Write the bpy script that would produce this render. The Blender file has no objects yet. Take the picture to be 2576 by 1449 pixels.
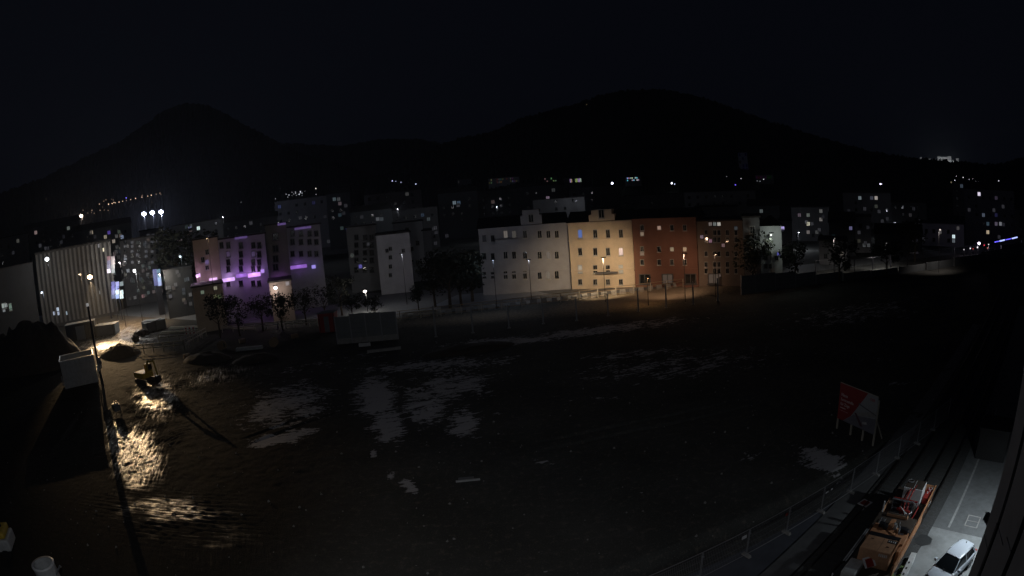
import bpy, math, random
import numpy as np
from mathutils import Vector, Matrix, noise
random.seed(7); RS = np.random.RandomState(5)
sc = bpy.context.scene; COL = sc.collection
R = math.radians

# ------------------------------------------------------------------ camera
CAM_H = 20.4
HAZE = .0001
F, KA, PITCH, ROLL = 1507.16, .054506, .145956, .0789292   # lens calibrated on a 2576 px wide picture
cp, sp = math.cos(PITCH), math.sin(PITCH); cr, sr = math.cos(ROLL), math.sin(ROLL)
X0 = Vector((1, 0, 0)); UP0 = Vector((0, sp, cp)); FW = Vector((0, cp, -sp))
RIGHT = X0*cr - UP0*sr; UP = X0*sr + UP0*cr
cd = bpy.data.cameras.new('camera'); cam = bpy.data.objects.new('camera', cd); COL.objects.link(cam)
M3 = Matrix((RIGHT, UP, -FW)).transposed()
cam.matrix_world = Matrix.Translation((0, 0, CAM_H)) @ M3.to_4x4()
cd.type = 'PANO'; cd.panorama_type = 'FISHEYE_LENS_POLYNOMIAL'
cd.sensor_width = 36.0; cd.sensor_height = 20.25; cd.sensor_fit = 'HORIZONTAL'
cd.fisheye_fov = R(180)
_k = 2576/36.0
cd.fisheye_polynomial_k0 = 0
cd.fisheye_polynomial_k1 = -_k/F
cd.fisheye_polynomial_k2 = 0
cd.fisheye_polynomial_k3 = -(_k**3)*KA/1e6/F
cd.fisheye_polynomial_k4 = 0
cd.clip_start = .1; cd.clip_end = 9000
sc.camera = cam

def ray(x, y):
    x -= 1288; y -= 724.5
    x, y = x*cr - y*sr, x*sr + y*cr
    r = math.hypot(x, y) + 1e-9; t = r/F*(1+KA*(r/1000)**2)
    a, b, c = math.sin(t)*x/r, -math.sin(t)*y/r, math.cos(t)
    return Vector((a, c*cp + b*sp, b*cp - c*sp))
def G(x, y, z=0.):                     # the point at height z seen along a direction
    d = ray(x, y); k = (z-CAM_H)/d.z
    return Vector((d.x*k, d.y*k, z))
def D(x, y, dist):                     # the point at a horizontal distance
    d = ray(x, y); k = dist/math.hypot(d.x, d.y)
    return Vector((d.x*k, d.y*k, CAM_H + d.z*k))
def project_np(P):                     # world points -> picture coordinates (numpy)
    v = P - np.array([0, 0, CAM_H]); n = np.linalg.norm(v, axis=1)
    cx = v@np.array(X0); cy = v@np.array(UP0); cz = v@np.array(FW)
    t = np.arccos(np.clip(cz/n, -1, 1)); r = t*F
    for _ in range(6): r = t*F/(1+KA*(r/1000)**2)*.5 + r*.5
    s = np.hypot(cx, cy)+1e-9; x = cx/s*r; y = -cy/s*r
    return x*cr + y*sr + 1288, -x*sr + y*cr + 724.5

# ------------------------------------------------------------------ world, exposure
w = bpy.data.worlds.new('World'); sc.world = w; w.use_nodes = True
nt = w.node_tree; bg = nt.nodes['Background']
sky = nt.nodes.new('ShaderNodeTexSky'); sky.sky_type = 'NISHITA'; sky.sun_disc = False
sky.sun_elevation = R(-4); sky.sun_rotation = R(200)
mixs = nt.nodes.new('ShaderNodeMixRGB'); mixs.inputs[0].default_value = .06
mixs.inputs[1].default_value = (.032, .040, .072, 1)
nt.links.new(sky.outputs[0], mixs.inputs[2]); nt.links.new(mixs.outputs[0], bg.inputs[0])
bg.inputs[1].default_value = .05
sc.view_settings.view_transform = 'Standard'; sc.view_settings.look = 'None'
sc.view_settings.exposure = 0; sc.view_settings.gamma = 1
sc.render.engine = 'CYCLES'
sc.cycles.use_denoising = True; sc.cycles.use_light_tree = True
sc.cycles.max_bounces = 3; sc.cycles.diffuse_bounces = 2; sc.cycles.glossy_bounces = 2
sc.cycles.sample_clamp_indirect = 2.0
sc.cycles.caustics_reflective = False; sc.cycles.caustics_refractive = False

# ------------------------------------------------------------------ materials
def mat(name, col, rough=.7, metal=0., var=.25, scale=3., bump=0., emit=None, es=0., spec=None, grime=0.):
    m = bpy.data.materials.new(name); m.use_nodes = True; t = m.node_tree; b = t.nodes['Principled BSDF']
    b.inputs['Roughness'].default_value = rough; b.inputs['Metallic'].default_value = metal
    if spec is not None: b.inputs['Specular IOR Level'].default_value = spec
    tc = t.nodes.new('ShaderNodeTexCoord'); nz = t.nodes.new('ShaderNodeTexNoise')
    nz.inputs['Scale'].default_value = scale; nz.inputs['Detail'].default_value = 4
    t.links.new(tc.outputs['Object'], nz.inputs['Vector'])
    mx = t.nodes.new('ShaderNodeMixRGB'); c = Vector(col[:3])
    mx.inputs[1].default_value = (*(c*(1-var)), 1); mx.inputs[2].default_value = (*[min(1, v) for v in c*(1+var)], 1)
    t.links.new(nz.outputs['Fac'], mx.inputs[0]); out = mx.outputs[0]
    if grime:
        n2 = t.nodes.new('ShaderNodeTexNoise'); n2.inputs['Scale'].default_value = scale*.35; n2.inputs['Detail'].default_value = 6
        n2.inputs['Roughness'].default_value = .7
        t.links.new(tc.outputs['Object'], n2.inputs['Vector'])
        rp = t.nodes.new('ShaderNodeValToRGB'); rp.color_ramp.elements[0].position = .45; rp.color_ramp.elements[1].position = .68
        t.links.new(n2.outputs['Fac'], rp.inputs[0])
        mg = t.nodes.new('ShaderNodeMath'); mg.operation = 'MULTIPLY'; mg.inputs[1].default_value = grime
        t.links.new(rp.outputs[0], mg.inputs[0])
        m3 = t.nodes.new('ShaderNodeMixRGB'); m3.inputs[2].default_value = (c.x*.3+.012, c.y*.3+.01, c.z*.3+.008, 1)
        t.links.new(mg.outputs[0], m3.inputs[0]); t.links.new(out, m3.inputs[1]); out = m3.outputs[0]
    t.links.new(out, b.inputs['Base Color'])
    if bump:
        bp = t.nodes.new('ShaderNodeBump'); bp.inputs['Strength'].default_value = bump; bp.inputs['Distance'].default_value = .05
        t.links.new(nz.outputs['Fac'], bp.inputs['Height']); t.links.new(bp.outputs[0], b.inputs['Normal'])
    if emit:
        b.inputs['Emission Color'].default_value = (*emit[:3], 1); b.inputs['Emission Strength'].default_value = es
    return m
_em = {}
def srgb(r, g, b):
    f = lambda v: (v/255/12.92 if v <= 10 else ((v/255+.055)/1.055)**2.4)
    return (f(r), f(g), f(b))
def lit(c, k=1.):                      # lit pane or lamp head, given by its look
    key = (tuple(c), round(k, 2))
    if key not in _em:
        e = srgb(*c); mx_ = max(e)+1e-6
        _em[key] = mat('lit_%d_%d_%d' % tuple(c), (.1, .1, .1), .3, emit=[v/mx_ for v in e], es=mx_*k)
    return _em[key]

# ------------------------------------------------------------------ mesh helper
class MB:
    def __init__(s): s.v = []; s.f = []; s.m = []; s.mats = []
    def _mi(s, m):
        if m is None: return 0
        if m not in s.mats: s.mats.append(m)
        return s.mats.index(m)
    def quad(s, pts, m=None):
        i = len(s.v); s.v += [tuple(p) for p in pts]; s.f.append(tuple(range(i, i+len(pts)))); s.m.append(s._mi(m)); return s
    def box(s, x0, y0, z0, x1, y1, z1, m=None, M=None):
        i = len(s.v); P = [(x, y, z) for z in (z0, z1) for x, y in ((x0, y0), (x1, y0), (x1, y1), (x0, y1))]
        if M is not None: P = [tuple(M @ Vector(p)) for p in P]
        s.v += P
        for f in ((3, 2, 1, 0), (4, 5, 6, 7), (0, 1, 5, 4), (1, 2, 6, 5), (2, 3, 7, 6), (3, 0, 4, 7)):
            s.f.append(tuple(i+k for k in f)); s.m.append(s._mi(m))
        return s
    def tube(s, a, b, r, n=8, r2=None, m=None, cap=True):
        a = Vector(a); b = Vector(b); d = (b-a); d.normalize()
        u = d.orthogonal().normalized(); v = d.cross(u); r2 = r if r2 is None else r2; i = len(s.v)
        for p, q in ((a, r), (b, r2)):
            for k in range(n):
                t = 2*math.pi*k/n; s.v.append(tuple(p+u*math.cos(t)*q+v*math.sin(t)*q))
        for k in range(n):
            s.f.append((i+k, i+(k+1) % n, i+n+(k+1) % n, i+n+k)); s.m.append(s._mi(m))
        if cap:
            s.f.append(tuple(i+k for k in reversed(range(n)))); s.f.append(tuple(i+n+k for k in range(n))); s.m += [s._mi(m)]*2
        return s
    def path(s, pts, r, n=6, m=None):
        for a, b in zip(pts[:-1], pts[1:]): s.tube(a, b, r, n, m=m)
        return s
    def prism(s, prof, y0, y1, m=None, ax='y'):       # profile in x,z extruded along y
        n = len(prof); i = len(s.v)
        for y in (y0, y1): s.v += [(p[0], y, p[1]) for p in prof]
        for k in range(n): s.f.append((i+k, i+(k+1) % n, i+n+(k+1) % n, i+n+k)); s.m.append(s._mi(m))
        s.f.append(tuple(i+k for k in reversed(range(n)))); s.f.append(tuple(i+n+k for k in range(n))); s.m += [s._mi(m)]*2
        return s
    def mesh(s, name):
        me = bpy.data.meshes.new(name); me.from_pydata(s.v, [], s.f)
        for m in s.mats: me.materials.append(m)
        if len(s.mats) > 1: me.polygons.foreach_set('material_index', s.m)
        me.update(); return me
    def build(s, name, m=None, parent=None, loc=None, bevel=0, smooth=False):
        if m is not None and not s.mats: s.mats = [m]
        me = s.mesh(name); o = bpy.data.objects.new(name, me); COL.objects.link(o)
        if parent is not None: o.parent = parent
        if loc is not None: o.location = loc
        if smooth: me.polygons.foreach_set('use_smooth', [True]*len(me.polygons))
        if bevel:
            b = o.modifiers.new('bevel', 'BEVEL'); b.width = bevel; b.segments = 2; b.limit_method = 'ANGLE'
        return o
def tag(o, label=None, cat=None, group=None, kind=None):
    if label: o['label'] = label
    if cat: o['category'] = cat
    if group: o['group'] = group
    if kind: o['kind'] = kind
    return o
def thing(name, loc, label, cat, group=None, rz=0.):
    o = bpy.data.objects.new(name, None); COL.objects.link(o); o.location = loc; o.rotation_euler.z = rz
    o.empty_display_size = .5
    return tag(o, label, cat, group)
def inst(name, me, parent, loc=(0, 0, 0), scale=None, rot=None):
    o = bpy.data.objects.new(name, me); COL.objects.link(o); o.parent = parent; o.location = loc
    if scale is not None: o.scale = scale
    if rot is not None: o.rotation_euler = rot
    return o
def copy_tree(o, parent=None):
    c = o.copy(); COL.objects.link(c); c.parent = parent
    for ch in list(o.children): copy_tree(ch, c)
    return c
def az_rot(a, b):                      # rotation about z that turns local x from a towards b
    return math.atan2(b.y-a.y, b.x-a.x)
def point_light(name, loc, P, col, r=.15, parent=None, spot=None, blend=.4, aim=None):
    l = bpy.data.lights.new(name, 'SPOT' if spot else 'POINT'); l.energy = P; l.color = col; l.shadow_soft_size = r
    o = bpy.data.objects.new(name, l); COL.objects.link(o); o.location = loc
    if spot: l.spot_size = R(spot); l.spot_blend = blend
    if aim is not None: o.rotation_euler = (Vector(aim)-Vector(loc)).to_track_quat('-Z', 'Y').to_euler()
    if parent is not None: o.parent = parent
    return o

# palette
M = dict(
 asphalt=mat('asphalt', (.12, .127, .132), .75, var=.3, scale=2.2, bump=.3, grime=.35),
 slab=mat('concrete_slab', (.25, .265, .27), .8, var=.2, scale=1.4, bump=.2, grime=.5),
 conc=mat('concrete', (.3, .3, .29), .85, var=.2, scale=2, grime=.4),
 dark=mat('dark_steel', (.03, .03, .035), .45, .4, scale=6),
 black=mat('black_rubber', (.012, .012, .013), .6),
 galv=mat('galvanised_steel', (.27, .28, .30), .42, .25, var=.15, scale=8),
 rail=mat('rail_steel', (.09, .08, .075), .4, .8, scale=5),
 ballast=mat('ballast', (.055, .057, .058), .9, var=.7, scale=7, bump=1.),
 sleeper=mat('sleeper', (.05, .05, .048), .85, scale=5),
 wood=mat('timber', (.26, .19, .12), .8, var=.3, scale=5),
 palewood=mat('pale_timber', (.42, .40, .34), .8, var=.2, scale=5),
 orange=mat('orange_paint', (.52, .25, .125), .55, var=.12, scale=2, grime=.45),
 orange2=mat('faded_orange_paint', (.60, .34, .20), .55, var=.15, scale=3, grime=.5),
 red=mat('red_paint', (.30, .03, .025), .45, scale=5, grime=.3),
 deck=mat('rusty_deck', (.06, .045, .035), .75, var=.4, scale=4, bump=.4),
 white=mat('white_paint', (.72, .74, .76), .4, var=.08, scale=4, grime=.15),
 carwhite=mat('car_paint', (.5, .55, .62), .28, var=.03, scale=2),
 glass=mat('dark_glass', (.01, .012, .014), .08, spec=.8, var=.1),
 lightgrey=mat('light_grey_paint', (.5, .52, .53), .5, scale=4, grime=.35),
 yellow=mat('yellow_paint', (.6, .42, .05), .45, scale=5, grime=.3),
 roof=mat('roof_tiles', (.03, .027, .026), .9, scale=2),
 skin_dark=mat('barrier_panel', (.15, .165, .175), .6, var=.2, scale=1.2),
 leaf=mat('foliage', (.016, .02, .010), .85, var=.5, scale=1.5),
 bark=mat('bark', (.06, .045, .03), .9, scale=5),
 soil=mat('dark_soil', (.045, .037, .028), .9, var=.5, scale=1.2, bump=1.),
 forest=mat('forest', (.02, .024, .016), .95, var=.5, scale=.02),
 cloth=mat('hi_vis', (.5, .1, .03), .6),
)

# ------------------------------------------------------------------ ground sheet
def axis(fine0, fine1, step, lo, hi, g=1.14):
    a = list(np.arange(fine0, fine1, step)); s = step; x = a[-1]
    up = []
    while x < hi: s *= g; x += s; up.append(x)
    s = step; x = a[0]; dn = []
    while x > lo: s *= g; x -= s; dn.append(x)
    return np.array(dn[::-1]+a+up)
gx = axis(-78, 34, .22, -3600, 3600); gy = axis(16, 92, .22, -300, 4600)
XX, YY = np.meshgrid(gx, gy); PX = XX.ravel(); PY = YY.ravel(); N = len(PX)
vx, vy = project_np(np.stack([PX, PY, np.zeros(N)], 1))
front = (PY > 3)
def ell(cx, cy, rx, ry, rot=0.):
    c, s = math.cos(R(rot)), math.sin(R(rot)); dx = vx-cx; dy = vy-cy
    u = (dx*c+dy*s)/rx; v = (-dx*s+dy*c)/ry
    return np.clip(1.35-np.sqrt(u*u+v*v), 0, 1)*front
snow = np.zeros(N)
for e, k in (((945, 1000, 70, 68, 30), 1.06), ((975, 1070, 60, 52, 15), 1.02), ((1140, 970, 130, 50, -5), .84), ((1165, 1065, 60, 50, -30), .86), ((1070, 1020, 75, 70, 0), .86),
             ((705, 1102, 105, 20, -11), 1.1), ((720, 1020, 145, 66, -15), .84), ((1280, 858, 180, 12, -4), .95), ((1500, 832, 280, 16, -7), .84),
             ((1100, 918, 250, 24, -4), .74), ((1030, 1222, 36, 18, 35), 1.), ((984, 1195, 12, 14, 0), .9), ((940, 1140, 14, 14, 0), .9), ((2068, 1158, 82, 34, 15), 1.05),
             ((1700, 920, 330, 44, -6), .62), ((2150, 790, 230, 34, -8), .6), ((1600, 890, 190, 14, -6), .66), ((1360, 1160, 32, 9, 10), .8),
             ((1372, 1437, 22, 6, 0), .85), ((760, 925, 120, 14, -12), .45), ((1420, 1010, 60, 10, -6), .5), ((2190, 905, 60, 8, 0), .62), ((2270, 965, 60, 7, 0), .6),
             ((900, 900, 120, 12, -6), .45), ((1890, 1150, 60, 20, 0), .5), ((1530, 1000, 50, 8, 0), .5), ((1250, 1040, 20, 4, 0), .7), ((1620, 1240, 20, 4, 0), .6)):
    snow = np.maximum(snow, ell(*e)*k)
# pale compacted sand (by the site gate and along the embankment)
sand = np.maximum.reduce([ell(320, 815, 110, 28, -2), ell(1650, 742, 240, 24, -9)*.9, ell(1200, 800, 190, 14, -4)*.5])
wet = np.maximum.reduce([ell(390, 1000, 62, 62, -35), ell(345, 1150, 75, 95, -15), ell(300, 1120, 30, 90, -15), ell(430, 1285, 200, 60, 4)*.62, ell(480, 1330, 280, 90, 12)*.4, ell(540, 945, 150, 30, -12)*.55, ell(300, 850, 130, 40, -10)*.8])
damp_shade = np.minimum(1, ell(330, 1180, 480, 420, 0)*1.8)  # damp mud, darkened further in colour to hold back the warm lamp's spread
# tyre ruts, as relief
c0 = G(500, 1120); A1 = np.hypot(PX-c0.x, PY-c0.y)
c1 = G(160, 1262); an = np.arctan2(PX-c1.x, PY-c1.y); rr = np.hypot(PX-c1.x, PY-c1.y)
wob = np.array([noise.noise(Vector((x*.16, y*.16, 0))) for x, y in zip(PX, PY)]) if N < 60000 else None
def vnoise(x, y, s, seed=0):           # cheap value noise, numpy
    x = x*s+37.1*seed; y = y*s+11.7*seed; xi = np.floor(x); yi = np.floor(y); fx = x-xi; fy = y-yi
    fx = fx*fx*(3-2*fx); fy = fy*fy*(3-2*fy)
    h = lambda a, b: np.modf(np.abs(np.sin(a*127.1+b*311.7+seed*7.3)*43758.5453))[0]
    return (h(xi, yi)*(1-fx)+h(xi+1, yi)*fx)*(1-fy)+(h(xi, yi+1)*(1-fx)+h(xi+1, yi+1)*fx)*fy*1.
wob = vnoise(PX, PY, .12, 1)+.5*vnoise(PX, PY, .4, 2)
ru1 = np.maximum(ell(370, 1060, 95, 140, 28), ell(520, 950, 170, 45, -15)*.7)
ru2 = ell(450, 1300, 230, 75, 6)
h = ru1*.085*np.sin(A1*2*math.pi/.62+wob*9)*np.clip(vnoise(PX, PY, .5, 3)*1.6-.2, 0, 1)
gA, gB = G(440, 1270), G(700, 1285); gd = (gB-gA).normalized()
qq = -(PX-gA.x)*gd.y+(PY-gA.y)*gd.x
h += ru2*.05*np.sin(qq*2*math.pi/.66+wob*4)*np.clip(vnoise(PX, PY, .3, 4)*1.7-.25, 0, 1)
near = (np.abs(PX+20) < 130) & (PY > 10) & (PY < 110)
yard = near & (PY-34 > (PX-31.7)*.35)
h += near*(.06*vnoise(PX, PY, 1.1, 5)+.07*vnoise(PX, PY, .33, 6)+.05*vnoise(PX, PY, 2.6, 8)-.1)*np.clip((PY-30)/10, 0, 1)
h += wet*.14*(vnoise(PX, PY, 2.2, 9)-.5)
# long tracks left by machines across the yard
for (xa, ya, xb, yb) in ((1330, 1140, 1960, 1000), (620, 1120, 880, 1030), (1000, 1010, 1250, 900), (980, 1060, 1160, 1010)):
    a = G(xa, ya); b = G(xb, yb); d = (b-a); L = d.length; d.normalize()
    t = (PX-a.x)*d.x+(PY-a.y)*d.y; q = -(PX-a.x)*d.y+(PY-a.y)*d.x+1.2*(vnoise(t, t*0, .08, 3)-.5)
    m_ = np.clip(np.minimum(t, L-t)/3, 0, 1)
    for off in (0, 1.9): h -= .16*m_*np.exp(-((q-off)/.22)**2); h += .06*m_*np.exp(-((q-off-.4)/.2)**2)
# trench beside the site fence
FA, FB = G(1640, 1475), G(2305, 1119)
fd = (FB-FA).normalized(); fn = Vector((-fd.y, fd.x, 0))
q = (PX-FA.x)*fn.x+(PY-FA.y)*fn.y; tt = (PX-FA.x)*fd.x+(PY-FA.y)*fd.y
h -= .7*np.clip(1-np.abs(q-1.9)/.9, 0, 1)**.5*(tt > -15)*(tt < 60)
# lay everything else flat under the paved side
flat = (q < .6) & (tt < 90); h[flat] = -.03
h[(PY > 108) | (np.abs(PX) > 160) | (PY < 10)] *= 0
h = np.where(PY > 108, 0, h)
nx, ny = len(gx), len(gy)
I = np.arange(N).reshape(ny, nx)
quads = np.stack([I[:-1, :-1].ravel(), I[:-1, 1:].ravel(), I[1:, 1:].ravel(), I[1:, :-1].ravel()], 1)
me = bpy.data.meshes.new('ground'); me.vertices.add(N); me.vertices.foreach_set('co', np.stack([PX, PY, h], 1).astype(np.float32).ravel())
nq = len(quads); me.loops.add(nq*4); me.loops.foreach_set('vertex_index', quads.astype(np.int32).ravel())
me.polygons.add(nq); me.polygons.foreach_set('loop_start', np.arange(nq, dtype=np.int32)*4)
me.polygons.foreach_set('use_smooth', np.ones(nq, dtype=bool)); me.update(calc_edges=True)
for nm, arr in (('snow', snow), ('sand', sand), ('wet', wet), ('damp_shade', damp_shade), ('rut', np.clip(ru2*1.5, 0, 1))):
    a = me.attributes.new(nm, 'FLOAT', 'POINT'); a.data.foreach_set('value', arr.astype(np.float32))
gm = bpy.data.materials.new('building_site_ground'); gm.use_nodes = True; t = gm.node_tree; b = t.nodes['Principled BSDF']
def nd(t, k, **kw):
    n = t.nodes.new(k)
    for a_, v_ in kw.items(): setattr(n, a_, v_)
    return n
tc = nd(t, 'ShaderNodeTexCoord')
def tnoise(scale, det=5, rgh=.6, vec=None):
    n = nd(t, 'ShaderNodeTexNoise'); n.inputs['Scale'].default_value = scale; n.inputs['Detail'].default_value = det; n.inputs['Roughness'].default_value = rgh
    t.links.new(vec or tc.outputs['Object'], n.inputs['Vector']); return n
def mth(op, a, b=None, c=None, clamp=False):
    n = nd(t, 'ShaderNodeMath', operation=op, use_clamp=clamp)
    for i, v in enumerate((a, b, c)):
        if v is None: continue
        if isinstance(v, (int, float)): n.inputs[i].default_value = v
        else: t.links.new(v, n.inputs[i])
    return n.outputs[0]
def att(n_): a = nd(t, 'ShaderNodeAttribute', attribute_name=n_); return a.outputs['Fac']
mp = nd(t, 'ShaderNodeMapping', vector_type='TEXTURE'); mp.inputs['Rotation'].default_value = (0, 0, R(20)); mp.inputs['Scale'].default_value = (1.6, 1.0, 1)
t.links.new(tc.outputs['Object'], mp.inputs['Vector'])
n1 = tnoise(.55, 9, .68, mp.outputs[0]); n2 = tnoise(1.7, 6, .7); n3 = tnoise(7, 6, .7); n4 = tnoise(.09, 4)
n5 = tnoise(.3, 5, .6)
mp2 = nd(t, 'ShaderNodeMapping', vector_type='TEXTURE'); mp2.inputs['Rotation'].default_value = (0, 0, R(14)); mp2.inputs['Scale'].default_value = (2.6, .62, 1)
t.links.new(tc.outputs['Object'], mp2.inputs['Vector']); nst = tnoise(1.5, 7, .7, mp2.outputs[0])
# snow lies where its field beats a ragged noise
sn = mth('ADD', mth('MULTIPLY', att('snow'), 1.4), mth('MULTIPLY', mth('SUBTRACT', n1.outputs['Fac'], .5), 2.2))
sn = mth('ADD', sn, mth('MULTIPLY', mth('SUBTRACT', n2.outputs['Fac'], .5), 1.7))
sn = mth('ADD', sn, mth('MULTIPLY', mth('SUBTRACT', n5.outputs['Fac'], .5), 1.2))
sn = mth('ADD', sn, mth('MULTIPLY', mth('SUBTRACT', nst.outputs['Fac'], .5), 3.2))
sn = mth('MULTIPLY', mth('SUBTRACT', sn, .92), 7., clamp=True)
sn = mth('MULTIPLY', sn, mth('GREATER_THAN', att('snow'), .05))
def mixc(f, c1, c2):
    n = nd(t, 'ShaderNodeMixRGB')
    for i, v in enumerate((f, c1, c2)):
        if isinstance(v, tuple): n.inputs[i].default_value = (*v, 1)
        elif isinstance(v, (int, float)): n.inputs[i].default_value = v
        else: t.links.new(v, n.inputs[i])
    return n.outputs[0]
dirt = mixc(n2.outputs['Fac'], (.06, .061, .058), (.19, .192, .184))
dirt = mixc(mth('MULTIPLY', mth('SUBTRACT', nst.outputs['Fac'], .52), 5., clamp=True), dirt, mixc(n3.outputs['Fac'], (.1, .1, .095), (.24, .24, .23)))
dirt = mixc(mth('MULTIPLY', mth('SUBTRACT', n4.outputs['Fac'], .35), 1.6, clamp=True), mixc(n3.outputs['Fac'], (.022, .025, .023), (.09, .092, .088)), dirt)
gv = nd(t, 'ShaderNodeTexVoronoi'); gv.inputs['Scale'].default_value = 5.5; t.links.new(tc.outputs['Object'], gv.inputs['Vector'])
dirt = mixc(mth('MULTIPLY', mth('LESS_THAN', gv.outputs['Distance'], .2), .35), dirt, (.2, .19, .17))
sandm = mth('MULTIPLY', mth('ADD', att('sand'), mth('MULTIPLY', mth('SUBTRACT', n2.outputs['Fac'], .55), 1.2)), 1.5, clamp=True)
dirt = mixc(sandm, dirt, mixc(n3.outputs['Fac'], (.2, .16, .11), (.5, .43, .33)))
dirt = mixc(mth('MULTIPLY', att('damp_shade'), .85, clamp=True), dirt, mixc(n2.outputs['Fac'], (.005, .0045, .004), (.018, .0165, .014)))
t.links.new(mixc(sn, dirt, mixc(n3.outputs['Fac'], (.40, .40, .42), (.58, .58, .61))), b.inputs['Base Color'])
mpa = nd(t, 'ShaderNodeMapping', vector_type='TEXTURE'); mpa.inputs['Rotation'].default_value = (0, 0, R(-66)); mpa.inputs['Scale'].default_value = (3.4, .4, 1); t.links.new(tc.outputs['Object'], mpa.inputs['Vector']); nra = tnoise(1.1, 5, .65, mpa.outputs[0])
mpb = nd(t, 'ShaderNodeMapping', vector_type='TEXTURE'); mpb.inputs['Rotation'].default_value = (0, 0, R(4)); mpb.inputs['Scale'].default_value = (4.6, .4, 1); t.links.new(tc.outputs['Object'], mpb.inputs['Vector']); nrb = tnoise(1.1, 5, .65, mpb.outputs[0])
rutn = mixc(att('rut'), nra.outputs['Fac'], nrb.outputs['Fac'])
wm = mth('ADD', mth('MULTIPLY', att('wet'), 1.5), mth('MULTIPLY', mth('SUBTRACT', rutn, .5), 3.4))
wm = mth('ADD', wm, mth('MULTIPLY', mth('SUBTRACT', n5.outputs['Fac'], .5), 2.4))
wm = mth('MULTIPLY', mth('SUBTRACT', wm, .62), 1.6, clamp=True)
wm = mth('MULTIPLY', wm, mth('MULTIPLY', att('wet'), 1.6, clamp=True))
rg = mth('SUBTRACT', .95, mth('MULTIPLY', wm, .66)); t.links.new(rg, b.inputs['Roughness'])
t.links.new(mth('ADD', .06, mth('MULTIPLY', wm, 1.1)), b.inputs['Specular IOR Level'])
bp = nd(t, 'ShaderNodeBump'); bp.inputs['Strength'].default_value = 1.; bp.inputs['Distance'].default_value = .1
hh_ = mth('ADD', mth('MULTIPLY', n3.outputs['Fac'], .6), mth('MULTIPLY', n2.outputs['Fac'], .8))
t.links.new(mth('ADD', hh_, mth('MULTIPLY', mth('MULTIPLY', rutn, att('wet')), 5.)), bp.inputs['Height']); t.links.new(bp.outputs[0], b.inputs['Normal'])
me.materials.append(gm); go = bpy.data.objects.new('ground', me); COL.objects.link(go); tag(go, kind='structure')

# ------------------------------------------------------------------ hills
def hill(name, prof, Dc, Df, seed, rough=9, far=None):
    """prof: crest in picture directions; the slope rises from Df to Dc metres."""
    azs = []; els = []
    for x, y in prof:
        d = ray(x, y); azs.append(math.atan2(d.x, d.y)); els.append(math.asin(d.z))
    o = np.argsort(azs); azs = np.array(azs)[o]; els = np.array(els)[o]
    NA = 520; NR = 26; a = np.linspace(azs[0], azs[-1], NA)
    e = np.interp(a, azs, els); e = np.convolve(np.pad(e, 4, 'edge'), np.ones(9)/9, 'valid')
    zc = CAM_H + Dc*np.tan(e); rs = np.random.RandomState(seed)
    V = []
    for j in range(NR+5):
        if j <= NR:
            f = j/NR; d = Df+(Dc-Df)*f; s = f**.8*(1-.25*math.sin(f*math.pi))
        else:
            d = Dc+(j-NR)*60; s = 1-(j-NR)*.14
        z = zc*s+rs.rand(NA)*rough*min(1, s*2)+np.convolve(rs.rand(NA+12), np.ones(13)/13, 'valid')*rough*2*s-rough
        if j == 0: z = z*0-3
        V += [(d*math.sin(q_), d*math.cos(q_), z_) for q_, z_ in zip(a, z)]
    fs = []
    for j in range(NR+4):
        for i in range(NA-1): k = j*NA+i; fs.append((k, k+1, k+NA+1, k+NA))
    me = bpy.data.meshes.new(name); me.from_pydata(V, [], fs); me.materials.append(M['forest']); me.update()
    ob = bpy.data.objects.new(name, me); COL.objects.link(ob); tag(ob, kind='structure')
    def surf(x, y):                    # where a viewing direction meets this slope
        d = ray(x, y); az = math.atan2(d.x, d.y); tn = d.z/math.hypot(d.x, d.y); z_c = float(np.interp(az, a, zc))
        for k in range(200):
            f = k/199; dist = Df+(Dc-Df)*f; zs = z_c*f**.8*(1-.25*math.sin(f*math.pi))
            if CAM_H+dist*tn <= zs+.5: break
        dist = max(dist-14, 60)
        return D(x, y, dist), zs
    return surf
hill_far = hill('far_hill', [(560, 380), (680, 362), (760, 365), (850, 372), (960, 352), (1060, 352), (1150, 372), (1300, 420)], 3300, 2400, 3, 14)
hill_left = hill('left_hill', [(-160, 520), (0, 490), (100, 455), (200, 405), (300, 360), (370, 312), (420, 275), (470, 262), (520, 268), (570, 290), (620, 318), (700, 362), (790, 400), (900, 430), (1040, 470)], 1900, 900, 1, 9)
hill_right = hill('right_hill', [(900, 455), (1000, 432), (1050, 402), (1130, 355), (1230, 338), (1310, 300), (1400, 276), (1480, 256), (1520, 240), (1570, 231), (1640, 229), (1710, 234), (1780, 252), (1850, 276), (1950, 315), (2050, 345), (2120, 365), (2200, 385), (2300, 402), (2420, 410), (2500, 418), (2570, 400), (2720, 385)], 1500, 640, 2, 8)
hill_fort = hill('fortress_hill', [(2240, 440), (2310, 410), (2350, 411), (2400, 416), (2450, 432), (2560, 450), (2700, 455)], 1950, 1560, 4, 5)

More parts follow.
